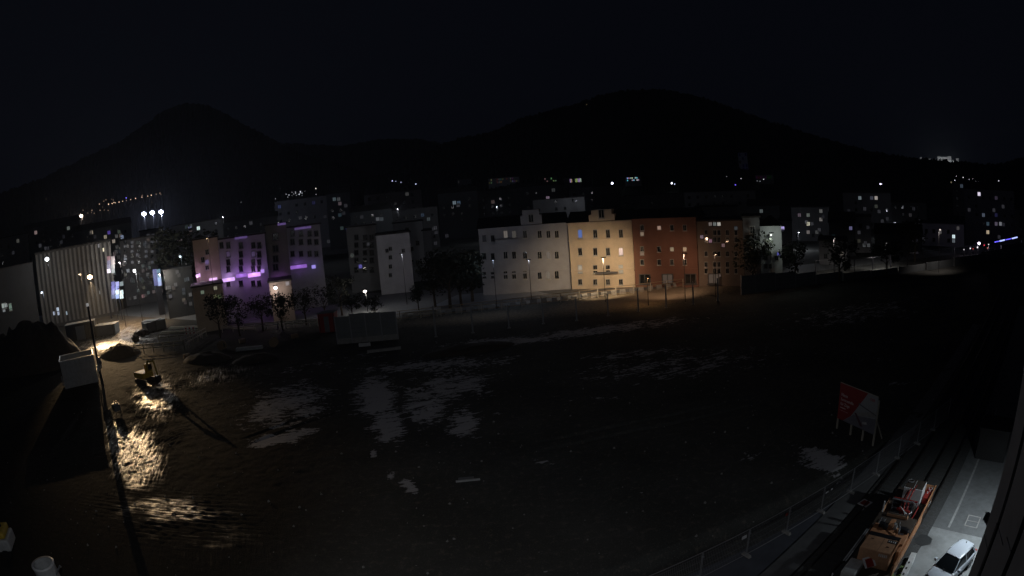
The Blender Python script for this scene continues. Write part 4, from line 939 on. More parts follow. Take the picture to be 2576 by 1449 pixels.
# --- far row of steel posts
posts = [((1097, 848), (1095, 768)), ((1190, 838), (1187, 768)), ((1281, 826), (1278, 766)), ((1367, 815), (1364, 760)), ((1451, 807), (1449, 750)), ((1530, 795), (1528, 738)), ((1606, 784), (1604, 727)), ((1676, 775), (1675, 718)), ((1744, 766), (1743, 708)), ((1806, 757), (1805, 700))]
pp = MB().box(-.11, -.12, 0, .11, -.1, 4.6).box(-.11, .1, 0, .11, .12, 4.6).box(-.01, -.1, 0, .01, .1, 4.6).mesh('post'); pp.materials.append(M['galv'])
for i, (b_, t__) in enumerate(posts):
    p = G(*b_); zt2 = D(t__[0], t__[1], p.xy.length).z
    o = thing('steel_post', p, '%s of the row of bare steel posts, counted from the grey panels' % ORD[i], 'post', 'bare steel posts along the yard', R(-7))
    inst('post', pp, o, (0, 0, 0), (1, 1, zt2/4.6)); MB().box(-.25, -.25, 0, .25, .25, .12).build('base_plate', M['conc'], o)
# --- four grey noise barrier panels
def barrier(name, P, tops, label, mt, plinth=None, group=None):
    a = P[0]; b_ = P[-1]; rz = az_rot(a, b_); t_ = thing(name, a, label, 'barrier', group, rz); u = (b_-a).normalized(); n_ = Vector((-u.y, u.x, 0))
    for i in range(len(P)-1):
        x0, x1 = (P[i]-a).dot(u), (P[i+1]-a).dot(u); y = ((P[i]-a).dot(n_)+(P[i+1]-a).dot(n_))/2; h_ = (tops[i]+tops[i+1])/2
        if plinth: MB().box(x0+.1, y-.14, 0, x1-.1, y+.1, plinth).build('plinth', M['conc'], t_)
        z0 = plinth or 0; nb = 5
        for k in range(nb): MB().box(x0+.1, y-.08, z0+(h_-z0)*k/nb+.01, x1-.1, y+.08, z0+(h_-z0)*(k+1)/nb-.01).build('panel', mt, t_)
        MB().box(x0-.09, y-.15, 0, x0+.09, y+.15, h_+.15).build('post', M['galv'], t_)
    y = (P[-1]-a).dot(n_); x1 = (P[-1]-a).dot(u); MB().box(x1-.09, y-.15, 0, x1+.09, y+.15, tops[-1]+.05).build('post', M['galv'], t_)
    return t_
bp0, bp1 = G(850, 866), G(1002, 853)
P4 = [bp0.lerp(bp1, k/4) for k in range(5)]
tp = [D(x, y, P4[i].xy.length).z for i, (x, y) in enumerate(((848, 803), (870, 790), (905, 789), (945, 786), (998, 783)))]
b4 = barrier('noise_barrier', P4, tp, 'short run of four tall dark panels standing alone in the yard', M['skin_dark'], .9)
p = G(918, 873); t_ = thing('notice_board', p, 'small white board in front of the four dark panels', 'sign', rz=R(8)); MB().box(-.95, 0, .1, .95, .06, .65).build('board', M['lightgrey'], t_)
for s_ in (-.8, .8): MB().box(s_-.04, .062, 0, s_+.04, .12, .7).build('leg', M['wood'], t_)
p0, p1 = G(924, 889), G(1009, 879); t_ = thing('concrete_beam', p0, 'long pale concrete beam on the ground below the dark panels', 'beam', rz=az_rot(p0, p1)); MB().box(0, 0, 0, (p1-p0).length, .5, .4).build('beam', M['conc'], t_, bevel=.03)
p0, p1 = G(1147, 1214), G(1208, 1208); t_ = thing('steel_plate', p0, 'thin pale plate lying alone on the dark ground', 'plate', rz=az_rot(p0, p1)); MB().box(0, 0, 0, (p1-p0).length, .18, .1).build('plate', M['lightgrey'], t_); MB().box(.2, .2, 0, 1.4, .7, .06).build('board', M['skin_dark'], t_)

# --- long dark barrier at the right, its top following the street edge
bpx = [(1866, 742), (1900, 737), (1950, 730), (2000, 723), (2052, 716), (2120, 707), (2190, 698), (2260, 689), (2330, 680), (2400, 670), (2470, 659), (2520, 650), (2570, 641)]
tpx = [(1863, 695), (1898, 690), (1948, 685), (1998, 685), (2050, 687), (2118, 686), (2188, 681), (2258, 672), (2326, 662), (2396, 650), (2466, 637), (2515, 622), (2565, 605)]
PB = [G(*q) for q in bpx]; TB = [max(1.2, D(*q, PB[i].xy.length).z) for i, q in enumerate(tpx)]
barrier('noise_barrier', PB, TB, 'long black noise barrier running to the right edge below the street', M['skin_dark'], None)

# --- railing and concrete blocks along the street edge
ra, rb_ = G(1000, 807), G(1862, 705); RL = (rb_-ra).length; ru = (rb_-ra).normalized(); rrz = az_rot(ra, rb_)
rl = thing('steel_railing', ra, 'long low railing of posts and two rails along the street edge', 'railing', rz=rrz)
for z in (1.75, 1.2, .35): MB().box(0, -.05, z, RL, .03, z+.09).build('rail', M['wood'], rl)
pm_ = MB().box(-.07, -.13, 0, .07, -.051, 1.85).mesh('post'); pm_.materials.append(M['palewood'])
k = 0; x = .5
while x < RL: inst('post', pm_, rl, (x, 0, 0)); x += 3.9; k += 1
cbm = MB().prism([(-.3, 0), (.3, 0), (.12, .9), (-.12, .9)], -.8, .8).mesh('block'); cbm.materials.append(M['conc'])
nb = 34
for i in range(nb):
    p = ra+ru*(1.5+i*(RL-3)/nb)+Vector((-ru.y, ru.x, 0))*1.4; o = thing('concrete_block', p, 'squat concrete block in the row behind the street railing', 'concrete block', 'concrete blocks behind the railing', rrz+math.pi/2+random.uniform(-.05, .05))
    inst('block', cbm, o, (0, 0, 0), (1, random.uniform(.6, .9), random.uniform(.9, 1.1)))
p = G(1806, 708); t_ = thing('gravel_sack', p, 'pale sack lying at the railing near its right end', 'sack', rz=.2); ico(.7, (0, 0, .3), .1, 2, (1.6, .7, .5)).build('sack', M['white'], t_, smooth=True)

# --- street fence at the upper right with the lit road behind it
fpx = [(2052, 688), (2100, 686), (2149, 684), (2195, 679), (2240, 673), (2282, 668), (2322, 662.5), (2362, 656), (2400, 649.5), (2438, 643), (2474, 636), (2508, 627), (2542, 616), (2572, 604)]
for i in range(len(fpx)-1):
    pa, pb = G(*fpx[i]), G(*fpx[i+1]); L_f = (pb-pa).length
    o = thing('street_fence_panel', pa, '%s dark fence bay along the upper street, counted from its left end' % ORD[i], 'fence panel', 'fence bays along the upper street', az_rot(pa, pb))
    MB().box(-.12, -.12, 0, .12, .12, 3.2).build('post', M['dark'], o); MB().tube((0, 0, 3.1), (L_f, 0, 3.1), .06, 5).build('rail', M['dark'], o)
    wm_ = MB(); [wm_.tube((k*L_f/12, 0, .1), (k*L_f/12, 0, 3.1), .02, 3, cap=False) for k in range(1, 12)]; tag(wm_.build('wires', M['dark'], o), kind='stuff')

# --- left of the yard: white box, pole, mounds, excavator, boards
bl0, bl1 = G(166, 985), G(250, 966); dd = bl0.xy.length; zt3 = (D(140, 914, dd).z+D(240, 893.5, bl1.xy.length).z)/2
fr_ = G(146.5, 889.8, zt3); nr_ = G(140, 914, zt3); dep = max(2.4, min(6., (fr_-nr_).length))
wbt = thing('open_skip', bl0, 'large open topped white steel box beside the pole', 'container', rz=az_rot(bl0, bl1)); WL_ = (bl1-bl0).length
sk = M['lightgrey']
MB().box(0, 0, .4, WL_, .08, zt3).build('front_wall', sk, wbt); MB().box(0, dep-.08, .4, WL_, dep, zt3).build('back_wall', sk, wbt)
MB().box(0, .08, .4, .08, dep-.08, zt3).build('side_wall', sk, wbt); MB().box(WL_-.08, .08, .4, WL_, dep-.08, zt3).build('side_wall', sk, wbt)
MB().box(.08, .08, .4, WL_-.08, dep-.08, .5).build('floor', M['deck'], wbt)
MB().box(-.1, -.1, zt3, WL_+.1, .12, zt3+.15).box(-.1, dep-.12, zt3, WL_+.1, dep+.1, zt3+.15).box(-.1, .12, zt3, .12, dep-.12, zt3+.15).box(WL_-.12, .12, zt3, WL_+.1, dep-.12, zt3+.15).build('rim', M['white'], wbt)
for x_ in (.1, WL_-.3):
    for y_ in (.1, dep-.3): MB().box(x_, y_, 0, x_+.2, y_+.2, .4).build('foot', M['dark'], wbt)
for x_ in (-.35, WL_+.1): MB().box(x_, .3, .9, x_+.22, .6, 2.4).build('lifting_arm', M['galv'], wbt)
pl = G(258, 966); pth = 12.5
tp_ = thing('timber_pole', pl, 'tall dark pole right of the white box, with small boxes on it', 'pole')
MB().tube((0, 0, 0), (0, 0, pth), .26, 10, .17).build('pole', M['dark'], tp_); MB().box(.2, -.35, 2.6, .75, .1, 4.4).build('cabinet', M['lightgrey'], tp_); MB().box(-.1, -.5, 2.2, .25, -.2, 3.2).build('meter_box', M['white'], tp_)
MB().tube((.95, -.4, 3.6), (.95, -.32, 3.6), .33, 14).build('round_sign', M['galv'], tp_); MB().tube((.2, 0, 5.4), (.2, 0, 7.4), .05, 6).build('conduit', M['galv'], tp_)
def mound(name, c, rx, ry, h_, label, m_, rz=0, seed=1, n=34):
    t_ = MB()
    for j in range(n+1):
        for i in range(n+1):
            x, y = (i/n*2-1), (j/n*2-1); r = math.hypot(x, y); z = max(0, 1-r*r)**.8
            nn = noise.fractal(Vector((x*3+seed*5, y*3, seed)), 1., 2., 4)
            t_.v.append((x*rx, y*ry, h_*z*(1+.3*nn)-.15*(1 if r > .98 else 0)))
    for j in range(n):
        for i in range(n): a = j*(n+1)+i; t_.f.append((a, a+1, a+n+2, a+n+1)); t_.m.append(0)
    o = t_.build(name, m_, loc=c, smooth=True); o.rotation_euler.z = rz; return tag(o, label, 'earth mound')
cL = G(95, 925); mound('earth_mound', cL, 13, 7, D(115, 806, cL.xy.length).z, 'big black mound of earth at the left edge', M['soil'], R(28), 2)
cL = G(-10, 935); mound('earth_mound', cL, 12, 7, D(10, 838, cL.xy.length).z, 'lower black mound of earth running out of the left edge', M['soil'], R(28), 4)
cM = G(302, 892); mound('earth_mound', cM, 5.5, 4, max(1.5, D(300, 868, cM.xy.length).z), 'small dark earth heap right of the pole', M['soil'], 0, 3)
cM = G(258, 1015); 
# excavator
ex = thing('excavator', G(368, 962), 'small excavator with raised arm parked on the yard', 'excavator', rz=R(-20))
for y_ in (-1.1, 1.1): MB().prism([(-1.7, .35), (-1.4, 0), (1.4, 0), (1.7, .35), (1.4, .75), (-1.4, .75)], y_-.25, y_+.25).build('track', M['black'], ex, bevel=.05)
MB().box(-1.8, -1.15, .85, 1.1, 1.15, 1.7).build('body', M['yellow'], ex, bevel=.12); cb = MB().box(.0, .15, 1.7, 1.15, 1.1, 2.85).build('cab', M['yellow'], ex, bevel=.06)
MB().box(1.16, .25, 1.9, 1.18, 1.0, 2.75).build('cab_window', M['glass'], ex); MB().box(.15, 1.11, 1.9, 1.0, 1.13, 2.7).build('cab_window', M['glass'], ex)
MB().path([(.9, -.3, 1.4), (2.2, -.3, 3.5), (4.0, -.3, 3.7)], .2, 6).build('boom', M['yellow'], ex); MB().path([(4.0, -.3, 3.9), (4.6, -.3, 1.6)], .15, 6).build('stick', M['yellow'], ex)
MB().prism([(4.3, 1.6), (4.8, 1.6), (5.0, .9), (4.4, .5), (4.0, .9)], -.7, .1).build('bucket', M['dark'], ex); MB().tube((1.2, -.3, 2.0), (2.3, -.3, 3.2), .07, 6).build('ram', M['galv'], ex)
MB().tube((.6, .6, 2.9), (.6, .6, 3.05), .08, 8).build('beacon', M['orange'], ex)
# sheds, fences and piles near the gate
def shed(px_, w_, d_, h_, label, m_, rz=0., name='site_container', door=True):
    p = G(*px_); t_ = thing(name, p, label, 'container' if name == 'site_container' else 'shed', rz=rz)
    MB().box(-w_/2, 0, .1, w_/2, d_, h_).build('body', m_, t_, bevel=.04); MB().box(-w_/2-.08, -.08, h_, w_/2+.08, d_+.08, h_+.12).build('roof', M['skin_dark'], t_)
    if door: MB().box(-w_*.15, -.04, .15, w_*.15, -.002, h_*.85).build('door', M['skin_dark'], t_)
    for i_ in (-1, 1): MB().box(i_*w_*.42-.05, -.03, .15, i_*w_*.42+.05, -.002, h_-.05).build('rib', M['dark'], t_)
    return t_
shed((206, 856), 9, 4, 4.2, 'dark timber shed left of the pole, lit from behind', M['dark'], R(35), 'shed')
shed((262, 846), 7.5, 4, 2.6, 'low dark container right behind the pole', M['skin_dark'], R(20))
shed((378, 834), 4.5, 3, 2.4, 'small dark container right of the lit sand', M['skin_dark'], R(10))
shed((395, 832), 6., 3, 2.2, 'container with one pale lit end, by the road curve', M['skin_dark'], R(60))
shed((825, 838), 3.2, 3, 3.6, 'dull red site cabin left of the four dark panels', M['red'], R(4))
sb_ = thing('utility_cabinet', G(2492, 1318), 'black cabinet standing against the ribbed wall above the drain cover', 'cabinet', rz=R(34)); MB().box(-.35, -.3, 0, .5, .3, 1.5).build('body', M['black'], sb_, bevel=.03); MB().box(-.38, -.33, 1.5, .53, .33, 1.56).build('lid', M['black'], sb_)
sb_ = thing('utility_shed', G(2528, 1150), 'black shed beside the ribbed wall, up the access road', 'shed', rz=R(34)); MB().box(-1.3, 0, 0, 1.6, 3, 2.6).build('body', M['black'], sb_, bevel=.03); MB().box(-1.4, -.1, 2.6, 1.7, 3.1, 2.7).build('roof', M['black'], sb_)
hp_ = thing('cement_hopper', G(296, 1040), 'dark hopper with a small orange frame on top, in front of the pole', 'hopper', rz=R(-30)); hp_.scale = (.42, .42, .42)
MB().prism([(-1.3, 1.0), (1.3, 1.0), (1.6, 3.0), (-1.6, 3.0)], -1.2, 1.2).build('hopper', M['skin_dark'], hp_, bevel=.05); MB().box(-1.0, -.9, 3.0, .8, .9, 3.35).build('lid', M['lightgrey'], hp_)
MB().box(-.9, -.2, 3.36, .7, -.1, 3.9).box(-.9, .6, 3.36, .7, .7, 3.9).build('top_frame', M['orange'], hp_)
for x_ in (-1.1, 1.0):
    for y_ in (-1., .9): MB().box(x_, y_, 0, x_+.15, y_+.15, 1.0).build('leg', M['dark'], hp_)
def rail_fence(pts, h_, label, n=6, m_=None):
    P_ = [G(*q) for q in pts]; t_ = thing('timber_barrier', P_[0], label, 'barrier'); m_ = m_ or M['palewood']
    for i in range(len(P_)-1):
        a, b_ = P_[i]-P_[0], P_[i+1]-P_[0]
        for z in (h_*.55, h_*.95):
            d = (b_-a).normalized(); nn = Vector((-d.y, d.x, 0))*.05; q = [a-nn, b_-nn, b_+nn, a+nn]; m = MB(); m.v = [(v.x, v.y, zz) for zz in (z, z+.2) for v in q]
            m.f = [(3, 2, 1, 0), (4, 5, 6, 7), (0, 1, 5, 4), (1, 2, 6, 5), (2, 3, 7, 6), (3, 0, 4, 7)]; m.m = [0]*6; m.build('rail', m_, t_)
        for k in range(n):
            q = a.lerp(b_, k/(n-1)); MB().box(q.x-.07, q.y-.07, 0, q.x+.07, q.y+.07, h_*1.1).build('post', m_, t_)
rail_fence([(339, 892), (465, 880), (520, 846)], 1.7, 'pale timber barrier bending right of the small earth heap')
rail_fence([(401, 862), (505, 850)], 1.6, 'second timber barrier behind the bending one', 5)
rail_fence([(1020, 803), (1100, 796)], 1.2, 'short timber barrier at the left end of the street railing', 3)
rail_fence([(560, 836), (700, 826), (800, 820)], 1.3, 'low timber barrier between the trees and the red cabin', 6)
for i, (x0, y0, x1, y1, lb) in enumerate(((423, 829, 520, 825, 'long stack of pale boards lying behind the timber barriers'), (402, 842, 500, 836, 'lower long board lying in front of the board stack'), (560, 828, 640, 830, 'short pile of pale planks left of the red cabin'))):
    a, b_ = G(x0, y0), G(x1, y1); t_ = thing('board_stack', a, lb, 'boards', rz=az_rot(a, b_))
    for k in range(3): MB().box(.1*k, k*.3, .05+.12*k, (b_-a).length-.15*k, k*.3+.28, .2+.15*k).build('board', M['palewood'], t_)
stb = thing('striped_barrier', G(480, 846), 'red and white striped barrier boards by the timber barriers', 'barrier', rz=R(10))
for k in range(3):
    b_ = MB().box(-1.4, 0, .5+k*.55, 1.4, .05, .8+k*.55).build('board', M['white'], stb)
    for q in range(3): MB().box(-1.2+q*.95, -.01, .5+k*.55, -.75+q*.95, -.002, .8+k*.55).build('stripe', M['red'], b_)
for x_ in (-1.2, 1.2): MB().box(x_-.05, .06, 0, x_+.05, .14, 2.1).build('leg', M['galv'], stb)
for i, (x, y, s_, lb) in enumerate(((341, 858, .9, 'dark boulder heap left of the bending barrier'), (352, 846, .8, 'smaller boulder heap above the boulders by the barrier'), (365, 842, .7, 'third small boulder heap near the road curve'))):
    t_ = thing('boulder_heap', G(x, y), lb, 'rocks')
    for k in range(6): ico(s_*random.uniform(.5, 1.1), (random.uniform(-1, 1), random.uniform(-1, 1), s_*.4+k*.12), .25, 1).build('boulder', M['soil'], t_)
for i, (x, y, lb) in enumerate(((470, 900, 'pallet stack left of the others on the dark yard'), (610, 862, 'pallet stack below the low timber barrier'), (742, 850, 'pallet stack left of the red cabin'))):
    t_ = thing('pallet_stack', G(x, y), lb, 'pallets', 'pallet stacks in the yard', rz=random.random())
    for k in range(5):
        for q in range(4): MB().box(-.6, -.5+q*.27, .05+k*.15, .6, -.5+q*.27+.18, .09+k*.15).build('board', M['wood'], t_)
        MB().box(-.6, -.5, k*.15-.04, -.5, .5, k*.15+.048).box(.5, -.5, k*.15-.04, .6, .5, k*.15+.048).build('bearer', M['wood'], t_)
for i, (x, y, lb) in enumerate(((560, 880, 'cable drum lying left of the pipe bundle'), (690, 872, 'cable drum standing right of the pipe bundle'))):
    t_ = thing('cable_drum', G(x, y), lb, 'cable drum', rz=random.random()*3)
    for y_ in (-.5, .42): MB().tube((0, y_, .8), (0, y_+.08, .8), .8, 20).build('flange', M['wood'], t_)
    MB().tube((0, -.42, .8), (0, .42, .8), .45, 16).build('cable', M['black'], t_)
t_ = thing('pipe_bundle', G(628, 880), 'bundle of long pale pipes on the dark yard', 'pipes', rz=R(12))
for k in range(7): MB().tube((-2.5, -.5+(k % 4)*.32+(k//4)*.16, .16+(k//4)*.27), (2.5, -.5+(k % 4)*.32+(k//4)*.16, .16+(k//4)*.27), .14, 10).build('pipe', M['lightgrey'], t_)
for i, (x, y, sx, sy, sh) in enumerate(((520, 905, 5, 3, 1.2), (1180, 880, 7, 2.5, .8), (640, 905, 4, 2.5, .9))):
    mound('spoil_heap', G(x, y), sx, sy, sh, ['low spoil heap right of the excavator', 'flat spoil heap below the steel posts', 'low spoil heap left of the dark panels'][i], M['soil'], .3*i, 9+i, 20)
# open drum and yellow machine at the lower left edge
pd = G(107, 1418, 1.9); dr = thing('steel_drum', Vector((pd.x, pd.y, 0)), 'open topped white drum at the bottom left', 'drum')
m = MB(); n = 40
for r_, z_ in ((1.0, 0), (1.0, 1.9), (.88, 1.9), (.88, .2)): m.v += [(r_*math.cos(2*math.pi*k/n), r_*math.sin(2*math.pi*k/n), z_) for k in range(n)]
for j in range(3):
    for k in range(n): m.f.append((j*n+k, j*n+(k+1) % n, (j+1)*n+(k+1) % n, (j+1)*n+k)); m.m.append(0)
m.f.append(tuple(3*n+k for k in range(n))); m.m.append(0); m.build('drum', M['lightgrey'], dr, smooth=False)
m = MB(); m.v = [(r_*math.cos(2*math.pi*k/n), r_*math.sin(2*math.pi*k/n), z_) for r_, z_ in ((1.04, 1.84), (1.04, 1.93), (.86, 1.93)) for k in range(n)]
for j in range(2):
    for k in range(n): m.f.append((j*n+k, j*n+(k+1) % n, (j+1)*n+(k+1) % n, (j+1)*n+k)); m.m.append(0)
m.build('rim', M['white'], dr, smooth=True)
for a_ in (.2, .5): MB().tube((1.02*math.cos(a_), 1.02*math.sin(a_), 1.2), (1.5*math.cos(a_), 1.5*math.sin(a_), 1.7), .06, 7).build('pipe_stub', M['galv'], dr)
pv = G(4, 1350, 1.5); vh = thing('concrete_pump', Vector((pv.x, pv.y, 0)), 'yellow and white machine cut by the left edge', 'machine', rz=R(35))
MB().box(-3, -1.2, .7, 1.0, 1.2, 1.7).build('body', M['lightgrey'], vh, bevel=.15); MB().box(-2.6, -1.1, 1.71, .8, 1.1, 2.3).build('hood', M['yellow'], vh, bevel=.2)
MB().box(-2.4, -.8, 2.301, -.9, .8, 2.36).build('white_panel', M['white'], vh); MB().tube((.1, .2, 2.3), (.1, .2, 2.46), .26, 16).build('lamp', M['dark'], vh); MB().tube((.1, .2, 2.46), (.1, .2, 2.5), .14, 12).build('lamp_cap', M['galv'], vh)
for x_ in (-2.2, .2):
    for y_ in (-1.2, 1.0): MB().tube((x_, y_, .45), (x_, y_+.22, .45), .45, 16).build('wheel', M['black'], vh)
MB().box(-1.2, 1.0, 2.302, -.6, 1.08, 2.5).build('red_light', M['red'], vh)
# rubble scattered on the yard
rockm = []
for i in range(6):
    me_ = ico(.5, (0, 0, .15), .3, 1, (1, .8, .6)).mesh('rubble'); me_.materials.append(M['conc']); rockm.append(me_)
rb = MB()
for k in range(900):
    x, y = random.uniform(-60, 60), random.uniform(20, 90); s_ = random.choice((.05, .07, .1, .16))
    if (y-34 < (x-31.7)*.35+1): continue
    i0 = len(rb.v); z = .03
    P_ = [(x+random.uniform(.5, 1)*s_*a, y+random.uniform(.5, 1)*s_*b_, z+s_*c*random.uniform(.5, 1)) for a, b_, c in ((1, 0, 0), (0, 1, 0), (-1, 0, 0), (0, -1, 0), (.3, .2, 1), (-.3, -.2, .9))]
    rb.v += P_; rb.f += [(i0+a, i0+b_, i0+c) for a, b_, c in ((0, 1, 4), (1, 2, 4), (2, 5, 4), (2, 3, 5), (3, 0, 4), (3, 4, 5))]; rb.m += [0]*6
tag(rb.build('rubble', M['conc']), kind='stuff')

# --- trees
def leaf_crown(seed, n=900, rx=3., rz_=3.6):
    rs = random.Random(seed); m = MB(); cl_ = [(rs.gauss(0, .45), rs.gauss(0, .45), rs.uniform(-.7, .8), rs.uniform(.25, .5)) for _ in range(16)]
    for k in range(n):
        cx_, cy_, cz_, r_ = rs.choice(cl_); a = Vector((rs.gauss(0, 1), rs.gauss(0, 1), rs.gauss(0, 1))).normalized()*r_*rs.uniform(.5, 1.05)
        q = Vector(((cx_+a.x)*rx, (cy_+a.y)*rx, (cz_+a.z)*rz_)); u = Vector((rs.gauss(0, 1), rs.gauss(0, 1), rs.gauss(0, 1))).normalized(); v = u.orthogonal().normalized(); s_ = rs.uniform(.16, .34)
        m.quad([q-u*s_, q+v*s_*.6, q+u*s_, q-v*s_*.6])
    me = m.mesh('crown'); me.materials.append(M['leaf']); return me
crowns = [leaf_crown(s) for s in range(5)]
tmes = []
for s in range(3):
    m = MB(); m.tube((0, 0, 0), (.1, 0, 3.2), .24, 7, .15)
    for k in range(7): a = k*2.4+s; m.tube((.08, 0, 2.2+k*.25), (math.cos(a)*1.6, math.sin(a)*1.6, 3.6+k*.45), .08, 5, .03)
    me_ = m.mesh('trunk'); me_.materials.append(M['bark']); tmes.append(me_)
trees = [(1120, 640, 116, 'dark tree left of the long grey block'), (1150, 655, 120, 'lower dark tree touching the grey block'), (1178, 630, 124, 'tall dark tree right beside the grey block'), (1085, 665, 122, 'dark tree right of the pale plain house'), (1048, 725, 120, 'small dark tree below the pale house'),
         (540, 750, 118, 'dark tree below the beige stair tower'), (590, 752, 116, 'dark bush like tree under the violet hotel front'), (650, 742, 118, 'tree under the middle of the violet strip'), (700, 748, 116, 'tree left of the low shop with the white lamp'), (760, 732, 118, 'tree below the dark hotel tower'), (810, 724, 120, 'tree at the right end of the violet hotel'), (850, 700, 124, 'tall tree between hotel and dim grey house'),
         (880, 742, 118, 'low tree below the dim grey house'), (940, 752, 116, 'low tree below the pale plain house'), (1895, 600, 118, 'slim dark tree between brown house and white lit house'), (2000, 620, 124, 'dark tree right of the white lit house'), (2110, 610, 130, 'dark tree among the houses at the right'), (2230, 600, 140, 'dark tree above the street fence'), (2300, 560, 170, 'tall dark tree behind the lit street wall'), (500, 640, 165, 'dark tree left of the beige stair tower'), (440, 590, 200, 'dark tree before the dark office')]
for i, (x, y, ds, lb) in enumerate(trees):
    p = D(x, y, ds); h_ = max(4, p.z); k = h_/7.2
    t_ = thing('tree', (p.x, p.y, 0), lb, 'tree', 'trees along the street', random.random()*6)
    inst('trunk', tmes[i % 3], t_, (0, 0, 0), (k, k, k)); inst('crown', crowns[i % 5], t_, (0, 0, 4.9*k), (k*random.uniform(.9, 1.2), k*random.uniform(.9, 1.2), k*.82))

# ------------------------------------------------------------------ lamps
def lamp(x, y, dist, c, P, label, r=.35, base=0, k=6., group='street lamps in the town', name='street_lamp', lr=.2, off=(0, 0), light=True, spot=None, aim=None, blend=.6, mast=True):
    p = D(x, y, dist); t_ = thing(name, (p.x, p.y, base), label, 'lamp', group)
    h_ = p.z-base
    if mast: MB().tube((0, .6, 0), (0, .6, h_+.1), .07, 7, .05).tube((0, .6, h_+.1), (0, -.1, h_+.16), .04, 6).build('post', M['black'], t_)
    MB().box(-.45, -.35, h_+.02+r*.9, .45, .35, h_+.16+r*.9).build('lamp_head', M['black'], t_)
    m = ico(r, (0, 0, h_), 0, 1, (1, 1, .7)); o = m.build('lamp_glass', lit(c, k), t_)
    if light and P:
        e = srgb(*c); mx_ = max(e); point_light('lamp_light', (off[0], off[1], h_-r-.15), P, tuple(v/mx_ for v in e), lr, t_, spot, blend, aim)
    return t_
WARM = (255, 205, 150); COOL = (215, 228, 255); WHT = (255, 250, 240)
lamp(226, 697, 165, (255, 214, 160), 190000, 'big warm street lamp, brightest light in front of the ribbed block', .95, k=9, lr=.07, spot=29, aim=(62, -62, -12), blend=1.)
lamp(300, 728, 160, (255, 214, 160), 11000, 'added warm lamp low over the lit sand by the gate', .15, k=1, spot=150, blend=.6)  # separate source added only to light the sand
lamp(200, 690, 172, (255, 220, 175), 2600, 'added lamp close to the ribbed block front', .1, k=.3)  # dim head; added to light the ribbed front
lamp(118, 652, 178, (235, 240, 245), 1200, 'white lamp at the left corner of the ribbed block', .9, k=3)
lamp(204, 543, 420, (255, 225, 200), 9000, 'single bright warm lamp high above the ribbed block', 1.6, k=8)
for x, y, lb in ((362, 533, 'left'), (383, 530, 'middle'), (405, 528, 'right')):
    t_ = lamp(x, y+5, 380, (215, 222, 255), 13000, '%s one of three glaring floodlight masts on the left skyline' % lb, 1.9, k=10, group='floodlight masts on the left skyline', name='floodlight_mast')
lamp(338, 681, 150, (250, 252, 250), 2600, 'small white lamp over the street junction', .45, k=4)
lamp(453, 645, 158, (190, 215, 225), 200, 'pale white lamp before the dark block left of the hotel', .4, k=2)
lamp(496, 694, 134, (236, 180, 250), 160, 'pinkish lamp at the foot of the beige stair tower', .45, k=1.2)
lamp(693, 724, 124, (255, 240, 235), 380, 'white lamp at the shop under the hotel tower', .5, k=3)
lamp(918, 733, 124, (250, 242, 232), 500, 'white lamp before the pale plain house', .45, k=3)
lamp(1722, 640, 108, (255, 208, 170), 4300, 'warm lamp before the red brick house', .1, k=.5, spot=96, blend=1., aim=(0, 17, 1.))
lamp(1940, 590, 119, (225, 235, 225), 260, 'white lamp on the small white house', .3, k=.7)
lamp(1518, 650, 112, (255, 222, 180), 9500, 'warm lamp before the cream corner house', .1, k=.5, spot=104, blend=1., aim=(0, 17, 1.))
lamp(1630, 700, 106, (255, 190, 125), 220, 'warm low lamp at the railing below the red house', .1, k=.5)
lamp(1330, 655, 117, (225, 228, 240), 300, 'added lamp before the long grey block', .1, k=.5)  # extra lamp with a dim head, added to light the grey front
lamp(1240, 655, 112, (190, 210, 240), 200, 'added bluish lamp at the left corner of the grey block', .1, k=.5)  # added for the bluish light at this corner
lamp(1010, 640, 128, (225, 225, 235), 520, 'added lamp before the pale plain house and its taller neighbour', .1, k=.5)  # extra source, added to brighten the pale houses
lamp(1800, 640, 112, (255, 205, 165), 230, 'added warm lamp before the brown office house', .1, k=.5)  # added to light the brown front, head kept dim
lamp(520, 600, 124, (255, 215, 170), 200, 'added warm lamp before the beige stair tower', .1, k=.5)  # extra lamp, added to light the stair tower front
lamp(400, 690, 158, (235, 225, 215), 1700, 'lamp over the wide junction left of the hotel', .2, k=1.5)
lamp(300, 660, 185, (240, 232, 225), 2600, 'second lamp over the junction beside the neon sign', .2, k=1.5)
lamp(105, 735, 150, (210, 225, 240), 600, 'cool lamp over the snowy road at the left', .3, k=2)
lamp(2100, 600, 135, (235, 225, 215), 2600, 'lamp over the street above the black barrier', .12, k=.6, spot=118, blend=.8, aim=(1, 9, -5))
lamp(2230, 612, 150, (230, 225, 220), 2600, 'added lamp over the street behind the middle fence bays', .12, k=.6, spot=118, blend=.8, aim=(1, 9, -5))  # extra lamp, added to brighten the road strip behind the fence
lamp(2365, 578, 150, (235, 220, 210), 1400, 'lamp over the street near the right end', .3, k=1, spot=118, blend=.8, aim=(1, 9, -5))
lamp(2463, 612, 190, (240, 225, 250), 500, 'white lamp at the busy street end on the right', .6, k=4)
for x_, y_, d_, nm_ in ((700, 560, 250, 'behind the violet hotel'), (1000, 525, 270, 'behind the pale plain house'), (1250, 520, 300, 'behind the left gable of the grey block'), (1450, 505, 320, 'behind the cream corner house'), (2010, 585, 195, 'between the dark blocks right of the white lit house'), (2250, 560, 240, 'behind the street at the right'), (560, 545, 240, 'left of and behind the violet hotel')):
    lamp(x_, y_, d_, (215, 220, 230), 700 if x_ == 1450 else 1300, 'added fill lamp in the back streets ' + nm_, .2, k=.6)  # lamps added to wash the walls of the rear blocks
lamp(2215, 463, 560, (225, 215, 255), 0, 'lone white lamp above the right skyline', 1.1, k=3, light=False)

